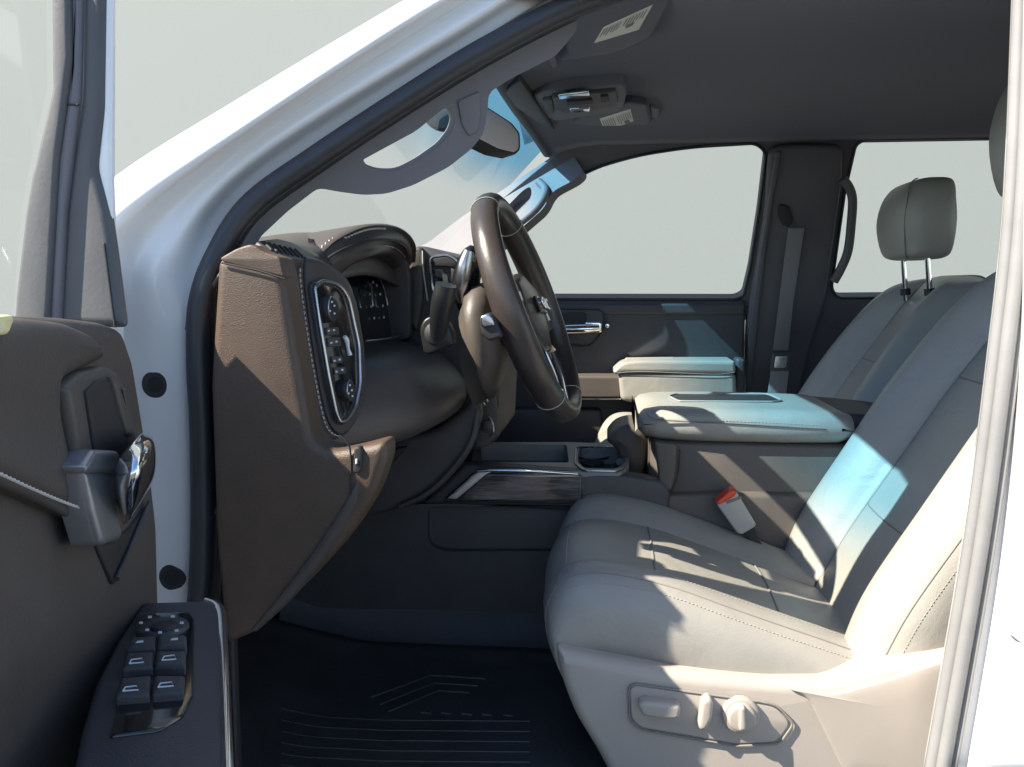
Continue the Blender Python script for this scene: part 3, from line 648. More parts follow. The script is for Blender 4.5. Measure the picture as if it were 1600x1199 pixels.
cb = rslab('climate_controls', [(745,628),(760,612),(770,612),(777,650),(774,685),(760,700),(742,700),(740,655)], -.20, .03, 'char', D, r=.004, cr=4)
for i in range(8):
    x = 752+i*2.4; y = 632-i*2.6
    rslab('climate_key', [(x-4,y-2),(x-1,y-5),(x+5,y+3),(x+2,y+6)], -.206, .006, 'satin' if i % 2 else 'char', cb, r=.001, cr=1)
tube('climate_knob_ring', [(758,655,-.209),(765,652,-.210),(770,662,-.210),(771,676,-.210),(765,682,-.209)], .0016, 'satin', cb, 6, smooth_n=16)
disc('climate_knob', 762, 667, -.212, .012, 'char', cb, .01, .003, bulge=.002)

# ================================================================== steering column, stalks and wheel
colm = empty('steering_column', T)
e_far, e_near = W(858,500,-.215), W(790,480,-.585)
top, bot = W(771,322,-.40), W(884,643,-.40)
WC = (top+bot)/2+Vector((.0,0,0)); e1 = (e_far-e_near)/2; e2 = (top-bot)/2
axis = e1.cross(e2).normalized(); axis = axis if axis.x > 0 else -axis
# shroud: lofted octagon from dash to the wheel hub
def ring(c, ry, rz, n=20, pw=.7):
    return [c+Vector((0, math.copysign(abs(math.cos(a))**pw, math.cos(a))*ry, 0))+(Vector((-.25, 0, 1)).normalized())*math.copysign(abs(math.sin(a))**pw, math.sin(a))*rz for a in lin(0, 2*math.pi*(n-1)/n, n)]
back = W(735,550,-.50)+Vector((0, .10, 0)); frt = WC-axis*.055
rings = [ring(back+(frt-back)*t, ry, rz) for t, ry, rz in ((-.6,.075,.070),(0,.092,.082),(.06,.096,.088),(.45,.094,.084),(.8,.086,.074),(1.0,.07,.06),(1.25,.05,.045))]
v = [p for r_ in rings for p in r_]; n = 20
f = [(j*n+i, j*n+(i+1) % n, (j+1)*n+(i+1) % n, (j+1)*n+i) for j in range(len(rings)-1) for i in range(n)]
sh = mesh_obj('column_shroud', v, f, 'shroud', colm, angle=0)
rslab('column_switch', [(747,497,6),(763,488,6),(771,495,5),(786,527,6),(764,534,6),(752,522,5)], -.612, .03, 'mblack', sh, r=.004, cr=5)
rslab('switch_cap', [(750,494,4),(764,490,5),(770,498),(773,509),(752,512)], -.617, .01, 'satin', sh, r=.003, cr=4)
# indicator stalk and its boot
rslab('stalk_bezel', [(655,515,10),(662,498,8),(690,488,6),(706,520),(708,538,6),(668,556,6),(661,550)], -.585, .03, 'stalk', colm, r=.004, cr=6)
disc('stalk_boot', 680, 522, -.588, .017, 'mblack', colm, .01, .004, bulge=.004)
sk = tube('indicator_stalk', [(683,528,-.59),(687,500,-.60),(692,470,-.61),(697,445,-.615)], [.010,.0145,.0165,.0150], 'stalk', colm, 14, smooth_n=16)
for t in (466, 472, 460): tube('stalk_groove', [W(686+(t-460)*-.2, t, -.610), W(709+(t-460)*-.2, t+2, -.610)], .0012, 'mblack', sk, 5)
# column gear lever
gl = tube('gear_lever', [(730,480,-.40),(728,455,-.41),(730,430,-.42),(737,400,-.43),(741,385,-.43)], [.017,.024,.026,.021,.008], 'black', colm, 14, smooth_n=24, flat=.7)
tube('lever_face', [(722,472,-.43),(721,448,-.445),(725,420,-.45),(732,392,-.45)], [.006,.012,.012,.007], 'satin', gl, 10, smooth_n=18, flat=.8)
disc('wiper_stalk', 757, 450, -.33, .02, 'char', colm, .03, .008, bulge=.004)
# wheel
sw_ = empty('steering_wheel', T, label='leather wrapped steering wheel')
def wp(a, rr=1.0, d=0.0): return WC+e1*math.cos(a)*rr+e2*math.sin(a)*rr+axis*d
NW = 72; mb = MB(); n = 14
for i in range(NW):
    a = 2*math.pi*i/NW; c = wp(a); o = (c-WC).normalized(); grip = 1+.10*max(0, math.cos(2*(a-R(25))))
    for k in range(n):
        q = 2*math.pi*k/n; mb.v.append(c+o*math.cos(q)*.0175*grip+axis*math.sin(q)*.0215*grip)
for i in range(NW):
    for k in range(n): i2 = (i+1) % NW; mb.f.append([i*n+k, i*n+(k+1) % n, i2*n+(k+1) % n, i2*n+k])
rim = mb.build('rim', 'wheel', sw_, angle=0)
for a in (R(118), R(62), R(238), R(302)):
    c = wp(a); o = (c-WC).normalized()
    tube('rim_joint', [c+o*math.cos(q)*.0182*(1+.10*max(0, math.cos(2*(a-R(25)))))+axis*math.sin(q)*.0222*(1+.10*max(0, math.cos(2*(a-R(25))))) for q in lin(0, 2*math.pi*15/16, 16)], .0008, 'threadd', rim, 5, closed=True)
hubm = MB()
def wpoly(pts, d, depth, r, m, name, par, bulge=0.0, **k):
    ex, ey = e1.normalized(), e2.normalized()
    P = [WC+ex*x+ey*y+axis*d for x, y in pts]
    return rslab_mb(MB(), None, (WC, axis), depth, r, bulge, 4, world=P).build(name, m, par, angle=45, **k)
hub = wpoly(rnd([(-.085,.045,.03),(0,.062,.05),(.085,.045,.03),(.078,-.03,.03),(.035,-.075,.025),(-.035,-.075,.025),(-.078,-.03,.03)], .03), .010, .05, .014, 'leather' if 0 else 'wheel', 'airbag_cover', sw_, bulge=.006)
wpoly(rnd([(-.032,.014,.006),(.032,.014,.006),(.030,-.012,.006),(-.030,-.012,.006)], .006), .022, .006, .002, 'black', 'badge_plate', hub)
def text_mesh(txt, size, name, par, mtx, m, ext=.0015):
    cu = bpy.data.curves.new(name, 'FONT'); cu.body = txt; cu.size = size; cu.extrude = ext; cu.align_x = 'CENTER'; cu.align_y = 'CENTER'; cu.bevel_depth = .0006
    o = bpy.data.objects.new(name, cu); COL.objects.link(o); dg = bpy.context.evaluated_depsgraph_get()
    me = bpy.data.meshes.new_from_object(o.evaluated_get(dg)); bpy.data.objects.remove(o); bpy.data.curves.remove(cu)
    me.transform(mtx); me.materials.clear(); me.materials.append(M[m]); r_ = bpy.data.objects.new(name, me); COL.objects.link(r_); parent_to(r_, par); return r_
ex, ey = e1.normalized(), e2.normalized(); ctr = WC+axis*.0245
text_mesh('GMC', .026, 'badge_letters', hub, Matrix(((ex.x, ey.x, axis.x, ctr.x), (ex.y, ey.y, axis.y, ctr.y), (ex.z, ey.z, axis.z, ctr.z), (0, 0, 0, 1))), 'chrome', .003)
for sgn in (-1, 1):
    s_ = wpoly(rnd([(sgn*.07,.035),(sgn*.168,.020),(sgn*.168,-.030),(sgn*.07,-.035)][::sgn], .008), .004, .024, .006, 'char', 'spoke', sw_)
    wpoly(rnd([(sgn*.088,.022),(sgn*.150,.016),(sgn*.148,-.014),(sgn*.088,-.020)][::sgn], .008), .010, .006, .002, 'black', 'wheel_buttons', s_)
s_ = wpoly(rnd([(-.038,-.06),(.038,-.06),(.030,-.168),(-.030,-.168)], .008), .002, .022, .006, 'char', 'spoke', sw_)
for sgn in (-1, 1): tube('spoke_trim', [WC+ex*sgn*.034+ey*-.075+axis*.006, WC+ex*sgn*.030+ey*-.12+axis*.007, WC+ex*sgn*.026+ey*-.16+axis*.004], .0035, 'chrome', s_, 6)

# ================================================================== centre console
C = empty('centre_console', T, label='wide centre console with padded cream lid')
YN = -.165
lidrows = []
# lid: rounded box from stations along x
def station(x, y0, y1, z0, z1, ry=.03, rz=.02, n=6):
    out = []
    for (cy, cz, a0) in ((y1-ry, z1-rz, 0), (y0+ry, z1-rz, 90), (y0+ry, z0+rz, 180), (y1-ry, z0+rz, 270)):
        for k in range(n): a = R(a0+90*k/(n-1)); out.append(Vector((x, cy+math.cos(a)*ry, cz+math.sin(a)*rz)))
    return out
def loft(name, sts, m, par, **k):
    n = len(sts[0]); v = [p for s in sts for p in s]
    f = [(j*n+i, j*n+(i+1) % n, (j+1)*n+(i+1) % n, (j+1)*n+i) for j in range(len(sts)-1) for i in range(n)]
    f += [tuple(range(n))[::-1], tuple((len(sts)-1)*n+i for i in range(n))]
    return mesh_obj(name, v, f, m, par, **k)
lid = loft('lid', [station(x, -.17+a, .17-a, 1.160+b, 1.222-c, .035, .026) for x, a, b, c in ((.055,.045,.030,.022),(.060,.030,.018,.012),(.072,.014,.008,.004),(.10,.004,.002,0),(.20,0,0,-.002),(.33,0,0,-.001),(.43,.0,.002,.002),(.455,.010,.008,.010))], 'leather', C, angle=60)
lidseam = [W(1010,645,YN-.002),(W(1022,654,YN-.006)),W(1060,658,YN-.006),W(1150,662,YN-.006),W(1230,667,YN-.006),W(1290,670,YN-.006)]
tube('lid_seam', lidseam, .0016, 'seam', lid, 6, smooth_n=40)
stitches('stitching', [W(x, y, YN-.004) for x, y in ((1100,657),(1200,661),(1280,665))], Vector((0,-.6,.8)), .004, .0025, .0007, 'threadd', lid)
slot = rslab('lid_tray', [(1046,618),(1056,616),(1200,617),(1220,626),(1205,627),(1060,625)], ('z', 1.2245), .003, 'mblack', lid, r=.0008, cr=4)
tube('tray_rim', [W(x, y, ('z', 1.2250)) for x, y in rnd([(1044,619),(1056,616),(1200,616),(1222,626),(1208,628),(1060,627)], 4)], .0022, 'leather', lid, 6, closed=True)
rslab('lid_latch', [(1009,634),(1012,632),(1013,641),(1010,642)], -.06, .012, 'mblack', lid, r=.002, cr=2)
loft('rear_shelf', [station(x, -.12, .17, 1.15, 1.215-c, .02, .02) for x, c in ((.44,0),(.50,.004),(.58,.012))], 'char', C, angle=60)
# body under the lid
loft('bin', [station(x, -.150+a, .15-a, z0, 1.163, .03, .012) for x, a, z0 in ((.085,.010,1.00),(.10,0,.96),(.25,0,.90),(.46,0,.90))], 'tan', C, angle=60)
loft('bin_base', [station(x, -.163, .163, .80, z1, .02, .012) for x, z1 in ((.085,1.062),(.20,1.068),(.48,1.070))], 'tan', C, angle=60)
tube('bin_joint', [(1062,702,-.167),(1060,735,-.168),(1056,752,-.172),(1040,785,-.172)], .0012, 'mblack', C, 6, smooth_n=18)
rslab('bin_front', [(1022,690,4),(1058,694,4),(1057,740,14),(1050,768,6),(1030,766,6),(1028,735,10)], -.176, .03, 'tan', C, r=.006, cr=6)
# front part: tray, holders, cheek
loft('front_box', [station(x, -.165, .165, .80, z1, .02, .010) for x, z1 in ((-.42,1.03),(-.34,1.05),(-.26,1.062),(.09,1.062))], 'char', C, angle=60)
plT = ('z', 1.104)
tr = plate('tray_frame', [(742,691),(893,691),(978,694),(984,702),(982,733,6),(972,739,6),(905,738),(760,731),(735,727)],
      [[(752,694),(886,695),(889,723,4),(752,722)], [(905,699,5),(968,699,5),(974,706),(972,728,5),(960,733),(914,732,5),(902,722)]], plT, .045, 'tray', C, .002, 5)
rslab('storage_floor', [(740,692),(890,693),(893,732),(740,732)], ('z', 1.068), .004, 'screen', C, r=.001, cr=2)
rslab('holder_floor', [(898,696),(978,696),(978,744),(898,744)], ('z', 1.067), .004, 'cup', C, r=.001, cr=2)
for (x, y) in ((926,722),(956,712)):
    c = W(x, y, ('z', 1.070)); tube('cup_ring', [c+Vector((math.cos(q)*.034, math.sin(q)*.034, .012)) for q in lin(0, 2*math.pi*23/24, 24)], .0028, 'cup', tr, 6, closed=True)
    disc('cup_base', x, y, ('z', 1.072), .026, 'cup', tr, .004, .002, bulge=.004)
for (x, y) in ((912,706),(966,724),(940,700)): tube('cup_finger', [W(x, y+4, ('z', 1.080)), W(x+2, y-2, ('z', 1.097))], .0075, 'cup', tr, 8)
tube('holder_rim', [W(x, y, ('z', 1.106)) for x, y in rnd([(900,699,5),(970,697,5),(977,706),(975,731,5),(962,737),(912,736,5),(898,724)], 4)], .002, 'satin', tr, 6, closed=True)
rslab('console_cheek', [(725,726),(905,738),(975,742),(1035,752),(1048,768),(1045,800),(910,800),(690,790),(660,788)], -.182, .04, 'char', C, r=.01, cr=6)
inl = rslab('wood_inlay', [(714,783,3),(760,741,8),(900,740,4),(908,744),(909,784,3)], -.192, .012, 'wood', C, r=.003, cr=4)
rslab('chrome_corner', [(694,781,2),(742,737,8),(768,737,4),(714,782,2)], -.195, .012, 'satin', C, r=.003, cr=3)
tube('chrome_strip', [(746,736,-.1955),(770,735,-.197),(840,737,-.197),(903,741,-.197)], .0028, 'chrome', C, 8, smooth_n=24)
tube('chrome_strip', [(907,742,-.197),(910,760,-.197),(909,785,-.197)], .0012, 'satin', C, 6)
tube('inlay_shadow_gap', [(694,785,-.187),(800,787,-.188),(912,789,-.187)], .002, 'mblack', C, 6)
side = plate('console_side', [(420,800),(590,790),(690,787),(1045,795),(1045,1000),(420,1000)], [[(668,800,14),(676,792,6),(900,792),(900,862),(690,862,14),(668,850,14)]], -.185, .03, 'char', C, .008, 12)
rslab('side_recess', [(640,780),(920,780),(920,880),(640,880)], -.155, .01, 'char', C, r=.002, cr=4)
rslab('console_shoulder', [(945,690,10),(962,668,14),(990,662,10),(1012,668),(1016,700),(1005,745,12),(995,752,10),(975,742,8),(962,700)], -.02, .14, 'tan', C, r=.014, bulge=.004, cr=10, seg=4)
# buckle
bk = rslab('belt_buckle', [(1119,788,5),(1143,768,5),(1152,770,4),(1183,822,5),(1160,836,5),(1152,834)], -.215, .030, 'buckle', T, r=.004, cr=4, label='grey belt buckle with red release button')
rslab('buckle_line', [(1134,784),(1158,775),(1160,779),(1136,788)], -.2165, .003, 'seam', bk, r=.0004, cr=1)
rslab('release_button', [(1118,786,4),(1143,766,4),(1152,767,4),(1150,775),(1124,790)], -.219, .034, 'red', bk, r=.004, cr=3)
rslab('buckle_stalk', [(1160,832),(1178,822),(1194,858),(1184,864)], -.205, .012, 'mblack', bk, r=.003, cr=3)

# ================================================================== front seats
def make_seat(driver):
    st = empty('front_seat', T, label='driver seat with pale grey leather and power switches' if driver else 'far passenger seat with pale grey leather')
    ox, oy, oz = (0, 0, 0) if driver else (.06, .80, .045); ob = 0 if driver else -.075
    V = lambda x, y, z: Vector((x+ox, y+oy, z+oz))
    # cushion: rows across from near side to far side, each from under the front lip to the back
    prof = [(-.030,.86),(-.072,.915),(-.091,.985),(-.070,1.035),(-.015,1.052),(.08,1.038),(.18,1.006),(.28,.972),(.38,.940),(.50,.925)]
    rows = []
    for y, dz, px_, sc in ((-.640,-.13,.05,.72),(-.672,-.085,.022,.85),(-.672,-.035,.016,.95),(-.655,-.004,.010,1),(-.625,.010,.006,1),(-.585,.006,.003,1),(-.545,-.010,.002,1),(-.530,-.017,0,1),(-.510,-.012,0,1),(-.400,-.006,-.003,1),(-.290,-.012,0,1),(-.270,-.017,0,1),(-.255,-.010,.002,1),(-.215,.006,.006,1),(-.175,.010,.012,1),(-.150,-.01,.02,1),(-.138,-.06,.03,.9),(-.15,-.12,.05,.8)):
        row = []
        for i, (x, z) in enumerate(prof):
            k = [1,1,.9,.8,.5,.2,0,0,0,0][i]; zz = z+dz*([.1,.2,.5,.9,1,1,1,1,1,.9][i])
            if i < 3: zz = max(zz, .84)
            taper = [0,.0,0,0,0,0,.0,.006,.012,.0][i]
            row.append(V(x+px_*k*(1.6 if i < 4 else 1), y+(taper if y < -.4 else -taper), zz))
        rows.append(row)
    g = grid(rows, 60, 90); cu = grid_obj('cushion', g, 'leather', st, thick=0.003, angle=0)
    def line(nm, pts, r_, m_, off=0.0, stitch=None, gg=g, par=cu):
        P = []; Nn = []
        for a, b in zip(pts[:-1], pts[1:]):
            for k in range(12):
                t = k/12; p, nn = gat(gg, a[0]+(b[0]-a[0])*t, a[1]+(b[1]-a[1])*t); P.append(p); Nn.append(nn)
        p, nn = gat(gg, *pts[-1]); P.append(p); Nn.append(nn)
        c = sum(P, Vector())/len(P)
        # outward: toward the upper front of the seat
        ref = Vector((-.6, -.3 if P[0].y-oy < -.6 else 0, .8))
        Nn = [q if q.dot(ref) > 0 else -q for q in Nn]
        P = [p+q*(.0015+off) for p, q in zip(P, Nn)]
        if stitch: stitches(nm, P, Nn, stitch, stitch*.7, r_, m_, par)
        else: tube_mb(MB(), P, r_, 6).build(nm, m_, par)
    if driver:
        nr = 17.0
        line('seam', [(.36,7/nr),(.98,7/nr)], .0013, 'seam'); line('seam', [(.36,11/nr),(.98,11/nr)], .0013, 'seam')
        line('seam', [(.55,7/nr),(.55,9/nr),(.55,11/nr)], .0018, 'seam'); line('seam', [(.755,7/nr),(.755,9/nr),(.755,11/nr)], .0018, 'seam')
        line('seam', [(.36,7/nr),(.365,9/nr),(.36,11/nr)], .0010, 'leather')
        line('seam', [(.32,3.6/nr),(.36,3.5/nr),(.5,3.5/nr),(.75,3.5/nr),(.92,3.5/nr)], .0012, 'seam')
        line('seam', [(.02,3.6/nr),(.2,3.6/nr),(.32,3.6/nr),(.37,5/nr),(.37,7/nr)], .0012, 'seam')
        line('stitching', [(.36,4.4/nr),(.5,4.4/nr),(.75,4.4/nr),(.95,4.4/nr)], .0006, 'threadd', 0, .0032)
        line('stitching', [(.34,3.0/nr),(.5,3.0/nr),(.75,3.0/nr),(.90,3.1/nr)], .0007, 'threadd', 0, .0032)
    # backrest: rows across, each from bottom to top and over
    sp_ = [(.335,.885),(.372,.94),(.418,1.03),(.498,1.16),(.572,1.279),(.640,1.38),(.692,1.455),(.735,1.500),(.785,1.505),(.815,1.46),(.82,1.38)]
    def inw(z): return 0 if z < 1.25 else .042*((z-1.25)/.25)**1.6
    rows = []
    for j, (y, dx) in enumerate(((-.615,.17),(-.655,.10),(-.672,.035),(-.668,-.015),(-.640,-.052),(-.600,-.058),(-.562,-.030),(-.540,-.002),(-.528,.006),(-.50,.0),(-.40,-.004),(-.30,.0),(-.272,.006),(-.26,-.002),(-.238,-.030),(-.20,-.058),(-.160,-.052),(-.132,-.015),(-.128,.035),(-.145,.10),(-.185,.17))):
        row = []
        for i, (x, z) in enumerate(sp_):
            amp = [.35,.75,1,1.08,1.12,1.10,.98,.75,.3,0,0][i]
            if dx > .03: amp = [1,1,1,1,1,1,.9,.6,.35,.1,0][i]
            yy = y+(inw(z) if y < -.4 else -inw(z))*(1 if abs(y+.4) > .13 else .6)
            drop = -.018*max(0, abs(y+.4)-.12)/.15*[0,0,0,0,0,0,.3,.9,1,1,1][i]
            low = .02 if (i == 0 and abs(y+.4) > .2) else 0
            row.append(V(x+dx*amp, yy, z+drop+low+ob))
        rows.append(row)
    gb = grid(rows, 64, 90); br = grid_obj('backrest', gb, 'leather', st, thick=0.003, angle=0)
    v_ = [0]*0
    nb = 20.0
    def bline(nm, pts, r_, m_, **k): line(nm, pts, r_, m_, gg=gb, par=br, **k)
    bline('seam', [(.05,8/nb),(.3,8/nb),(.62,8/nb)], .0013, 'seam'); bline('seam', [(.05,12/nb),(.3,12/nb),(.62,12/nb)], .0013, 'seam')
    bline('seam', [(.42,8/nb),(.42,10/nb),(.42,12/nb)], .0014, 'seam')
    if driver:
        bline('seam', [(.24,8/nb),(.24,10/nb),(.24,12/nb)], .0014, 'seam')
        bline('seam', [(.02,3.2/nb),(.1,3.1/nb),(.3,3.1/nb),(.6,3.1/nb)], .0012, 'seam')
        bline('stitching', [(.04,2.7/nb),(.3,2.7/nb),(.6,2.7/nb)], .0006, 'threadd', stitch=.0032)
        bline('stitching', [(.08,1.35/nb),(.3,1.4/nb),(.5,1.5/nb)], .0006, 'threadd', stitch=.0032)
    # flat shell behind
    loft('back_shell', [[V(.82-.45*(1-t)+dx_, -.40+sy*(.22), 0+.90+t*.52) for dx_, sy in ((-.03,-1),(.02,-1.0),(.02,1.0),(-.03,1))] for t in lin(0, 1, 6)], 'tan', st)
    # headrest
    hs = 1.0 if driver else .88; hrows = []; hc = (.672, -.40, 1.69) if driver else (.668, -.40, 1.563)
    for t, hx, hy, zz, xo in ((0,.012,.05,-.105,.004),(.08,.044,.10,-.101,.002),(.2,.058,.132,-.080,0),(.45,.066,.146,-.01,-.004),(.7,.060,.142,.05,-.002),(.88,.050,.126,.088,.006),(.96,.034,.10,.103,.012),(1,.010,.045,.107,.014)):
        pts = []
        for k in range(28):
            a = 2*math.pi*k/28; c_, s_ = math.cos(a), math.sin(a); e = .62
            pts.append(V(hc[0]+xo+math.copysign(abs(c_)**e, c_)*hx, hc[1]+math.copysign(abs(s_)**e, s_)*hy, hc[2]+zz*hs))
        hrows.append(pts)
    hr = loft('headrest', [[crv([h[k] for h in hrows], 26)[j] for k in range(28)] for j in range(26)], 'leather', st, angle=0)
    for s_ in (-.74,):
        P = []
        for r_ in hrows:
            pass
        for t_ in lin(.12, .90, 18):
            k0 = crv([Vector((h[3], h[1], h[2])) for h in ((0,.012,.05,-.105,.004),(.08,.044,.10,-.101,.002),(.2,.058,.132,-.080,0),(.45,.066,.146,-.01,-.004),(.7,.060,.142,.05,-.002),(.88,.050,.126,.088,.006),(.96,.034,.10,.103,.012),(1,.010,.045,.107,.014))], 101)[int(t_*100)]
            xo = -.003+.008*max(0, t_-.7)/.3; xs = -k0.y*(1-abs(s_)**(2/.62))**(.31)
            P.append(V(hc[0]+xo+xs-.0005, hc[1]+k0.z*s_, hc[2]+k0.x*hs))
        tube('headrest_seam', P, .0014, 'seam', hr, 6)
    for yy in (-.085, .085):
        tube('headrest_post', [V(hc[0]+.0, hc[1]+yy, hc[2]-.08), V(hc[0]+.012, hc[1]+yy, hc[2]-.19)], .0065, 'chrome' , st, 10)
        tube('post_collar', [V(hc[0]+.008, hc[1]+yy, hc[2]-.160), V(hc[0]+.010, hc[1]+yy, hc[2]-.176)], .012, 'mblack', st, 10)
    return st
seat = make_seat(True); make_seat(False)
# driver seat side cover with power switches
val = rslab('side_cover', [(868,1012,10),(884,1018,10),(935,1030),(1050,1052),(1200,1066),(1290,1070),(1345,1058),(1385,1042,10),(1440,1032),(1560,1015),(1560,1240),(965,1240),(935,1180,20),(898,1120,20),(876,1062,20)], -.700, .06, 'valance', seat, r=.016, cr=12, seg=5)
rslab('cover_bulge', [(1225,1075,20),(1262,1090,14),(1320,1210,10),(1560,1240),(1560,1035),(1480,1030,20),(1385,1062,20),(1300,1086,20)], -.7035, .02, 'valance', val, r=.004, cr=14, bulge=.002)
sp0 = rslab('switch_panel', [(984,1078,8),(992,1071,8),(1185,1099,6),(1210,1104,14),(1236,1130,10),(1214,1160,10),(1150,1163,8),(1000,1137,10),(986,1122,8)], -.7035, .006, 'valance', val, r=.002, cr=8)
tube('panel_groove', [W(x, y, -.7035) for x, y in rnd([(982,1076,8),(990,1069,8),(1185,1096,6),(1212,1101,14),(1241,1130,10),(1218,1163,10),(1150,1166,8),(998,1140,10),(984,1124,8)], 8)], .0016, 'seam', sp0, 6, closed=True)
rslab('slide_switch', [(996,1101,5),(1006,1097,5),(1060,1103,3),(1064,1109,5),(1061,1125,5),(1040,1126),(1004,1120,6)], -.722, .018, 'valance', sp0, r=.005, cr=5, seg=4)
rslab('recline_switch', [(1097,1096,6),(1108,1091,5),(1115,1098,5),(1113,1125),(1104,1142,5),(1094,1143,5),(1091,1135,5)], -.722, .018, 'valance', sp0, r=.005, cr=5, seg=4)
k1 = disc('lumbar_ring', 1158, 1120, -.712, .0245, 'valance', sp0, .01, .004)
k2 = disc('lumbar_knob', 1160, 1125, -.722, .0185, 'valance', sp0, .012, .004)
rslab('knob_grip', [(1156,1106,4),(1165,1106,4),(1167,1142,4),(1155,1144,4)], -.730, .01, 'valance', sp0, r=.003, cr=4)
# seat base and rail
rslab('seat_rail', [(890,1165),(985,1165),(985,1230),(890,1230)], -.60, .06, 'mblack', seat, r=.004, cr=4)
rslab('rail_cap', [(888,1186),(915,1182),(945,1190),(948,1230),(888,1230)], -.63, .03, 'char', seat, r=.004, cr=4)
rslab('seat_base', [(905,1060),(1560,1100),(1560,1240),(960,1240),(920,1150)], -.60, .40, 'mblack', seat, r=.01, cr=10)
rb('seat_base', (.06, .22, .74), (.5, .60, .94), 'mblack', T, .02)

# ================================================================== driver's foot room
fl = [[(430,905,-.17),(470,925,-.17),(520,940,-.17),(700,945,-.17),(900,955,-.17)], [(434,932,-.19),(470,946,-.19),(520,956,-.19),(700,959,-.19),(900,967,-.19)],
      [(436,975,-.25),(468,990,-.25),(520,1000,-.25),(700,1000,-.25),(905,1005,-.25)], [(440,1012,-.33),(468,1036,-.33),(520,1050,-.33),(700,1047,-.33),(910,1052,-.33)],
      [(436,1030,-.34),(464,1056,-.34),(520,1068,-.34),(700,1066,-.34),(910,1070,-.34)]]
surf('tunnel_carpet', fl, 'hump', T, 40, 24, thick=.004)
rb('footwell_floor', (-.80,-.80,.70), (1.0,-.18,.768), 'carpet', T, .01)
mt = empty('floor_mat', None, (0, 0, 0), label='black rubber floor mat with moulded chevron ridges in the driver footwell', category='floor mat')
def mz(x, y): return .790+.20*max(0, (-x-.42))**1.3*1.6+.012*math.exp(-((y+.30)/.03)**2)
mg = vgrid(lambda x, y: (x, y, mz(x, y)), lin(-.66, .02, 40), lin(-.80, -.30, 30))
grid_obj('mat_sheet', mg, 'mat_', mt, thick=.006)
def mridge(pts, r_=.0045):
    P = []
    for a, b in zip(pts[:-1], pts[1:]):
        for k in range(8):
            q = W(a[0]+(b[0]-a[0])*k/8, a[1]+(b[1]-a[1])*k/8, ('z', .790)); P.append(Vector((q.x, q.y, mz(q.x, q.y)+.0012)))
    tube_mb(MB(), P, r_, 6).build('ridge', 'mat_', mt)
for o in (0, 1, 2): mridge([(578+o*14,1093+o*11),(672+o*6,1058+o*12),(770-o*14,1064+o*11)])
for i in range(5): mridge([(658+i*32,1116+i*1),(676+i*32,1118+i*1)])
for o in range(9): mridge([(372+o*16,1195-o*8),(382+o*18,1130-o*9),(372+o*22,1075-o*7)] if o < 5 else [(440+o*30,1205),(470+o*30,1170)], .002)
for o in range(6): mridge([(440,1120+o*16),(600,1128+o*16),(860,1130+o*16)], .0035)

# ================================================================== the open driver door
dn = Vector((.98, .20, 0)).normalized(); dd = Vector((.20, -.98, 0)).normalized(); A0 = Vector((-.430, -.98, 1.2))
plD = (A0, dn)
dr = empty('driver_door', T, label='opened near door at the left edge, dark trim panel')
o_ = lambda d: shift(plD, d)
rslab('door_panel', [(-420,520),(-200,505),(0,497),(60,494),(120,497,20),(170,503,14),(196,512,14),(212,560,20),(225,640),(239,730),(249,820),(252,945),(252,1300),(-420,1500)], plD, .07, 'doorl', dr, r=.014, cr=20, seg=5)
rslab('upper_pad', [(-420,530),(-200,512),(0,500,10),(60,497,20),(118,503,30),(160,522,30),(182,560,20),(150,575,10),(106,600,20),(104,640,20),(122,720),(142,812,4),(90,790),(0,748),(-420,640)], o_(.016), .03, 'doorl', dr, r=.014, cr=14, seg=5)
sp = crv([W(x, y, o_(.0185)) for x, y in ((-40,724),(0,742),(50,765),(100,786),(136,798))], 50)
stitches('stitching', sp, pnormal(plD), .0035, .0016, .0011, 'thread', dr)
tube('panel_seam', [W(x, y, o_(.010)) for x, y in ((-60,730),(0,752),(60,778),(110,803),(140,815))], .0035, 'doorl', dr, 8, smooth_n=24)
rslab('release_tab', [(2,494),(22,492),(24,502),(16,524,8),(2,524,4)], o_(.018), .02, 'ylw', dr, r=.003, cr=3)
hz_ = rslab('handle_bezel', [(106,604,10),(132,582,10),(170,572,10),(186,580,8),(200,610),(214,668,8),(218,700),(205,730,8),(190,850,14),(165,850,14),(138,790),(122,700)], o_(.020), .012, 'doorl', dr, r=.006, cr=8, seg=4)
rslab('handle_cup', [(136,612,6),(152,596,6),(166,590,6),(178,602,6),(196,670),(204,690),(192,720,6),(150,706,8)], o_(.0225), .004, 'mblack', hz_, r=.0015, cr=5)
rslab('bezel_rib', [(176,588,4),(184,590,3),(212,672,4),(208,684,4),(200,680)], o_(.025), .008, 'doorl', hz_, r=.003, cr=3)
rslab('silver_corner', [(132,728,5),(150,702,6),(186,704,6),(190,712),(183,728),(182,742),(136,740)], o_(.030), .02, 'silver', hz_, r=.004, cr=4)
rslab('silver_side', [(132,736,4),(182,735,4),(184,790),(196,840,14),(160,855,14),(145,800)], o_(.028), .02, 'silver', hz_, r=.005, cr=5)
rows = [[(180,738,o_(.030)),(182,765,o_(.030)),(188,795,o_(.028)),(194,817,o_(.026))],
        [(186,722,o_(.040)),(190,760,o_(.044)),(198,795,o_(.040)),(200,812,o_(.030))],
        [(205,696,o_(.046)),(214,735,o_(.056)),(216,778,o_(.046)),(208,800,o_(.032))],
        [(218,680,o_(.040)),(236,700,o_(.052)),(236,745,o_(.044)),(216,788,o_(.030))],
        [(222,679,o_(.028)),(238,692,o_(.030)),(238,745,o_(.030)),(214,790,o_(.024))]]
surf('release_lever', rows, 'chrome', dr, 24, 24, thick=.003, angle=0)
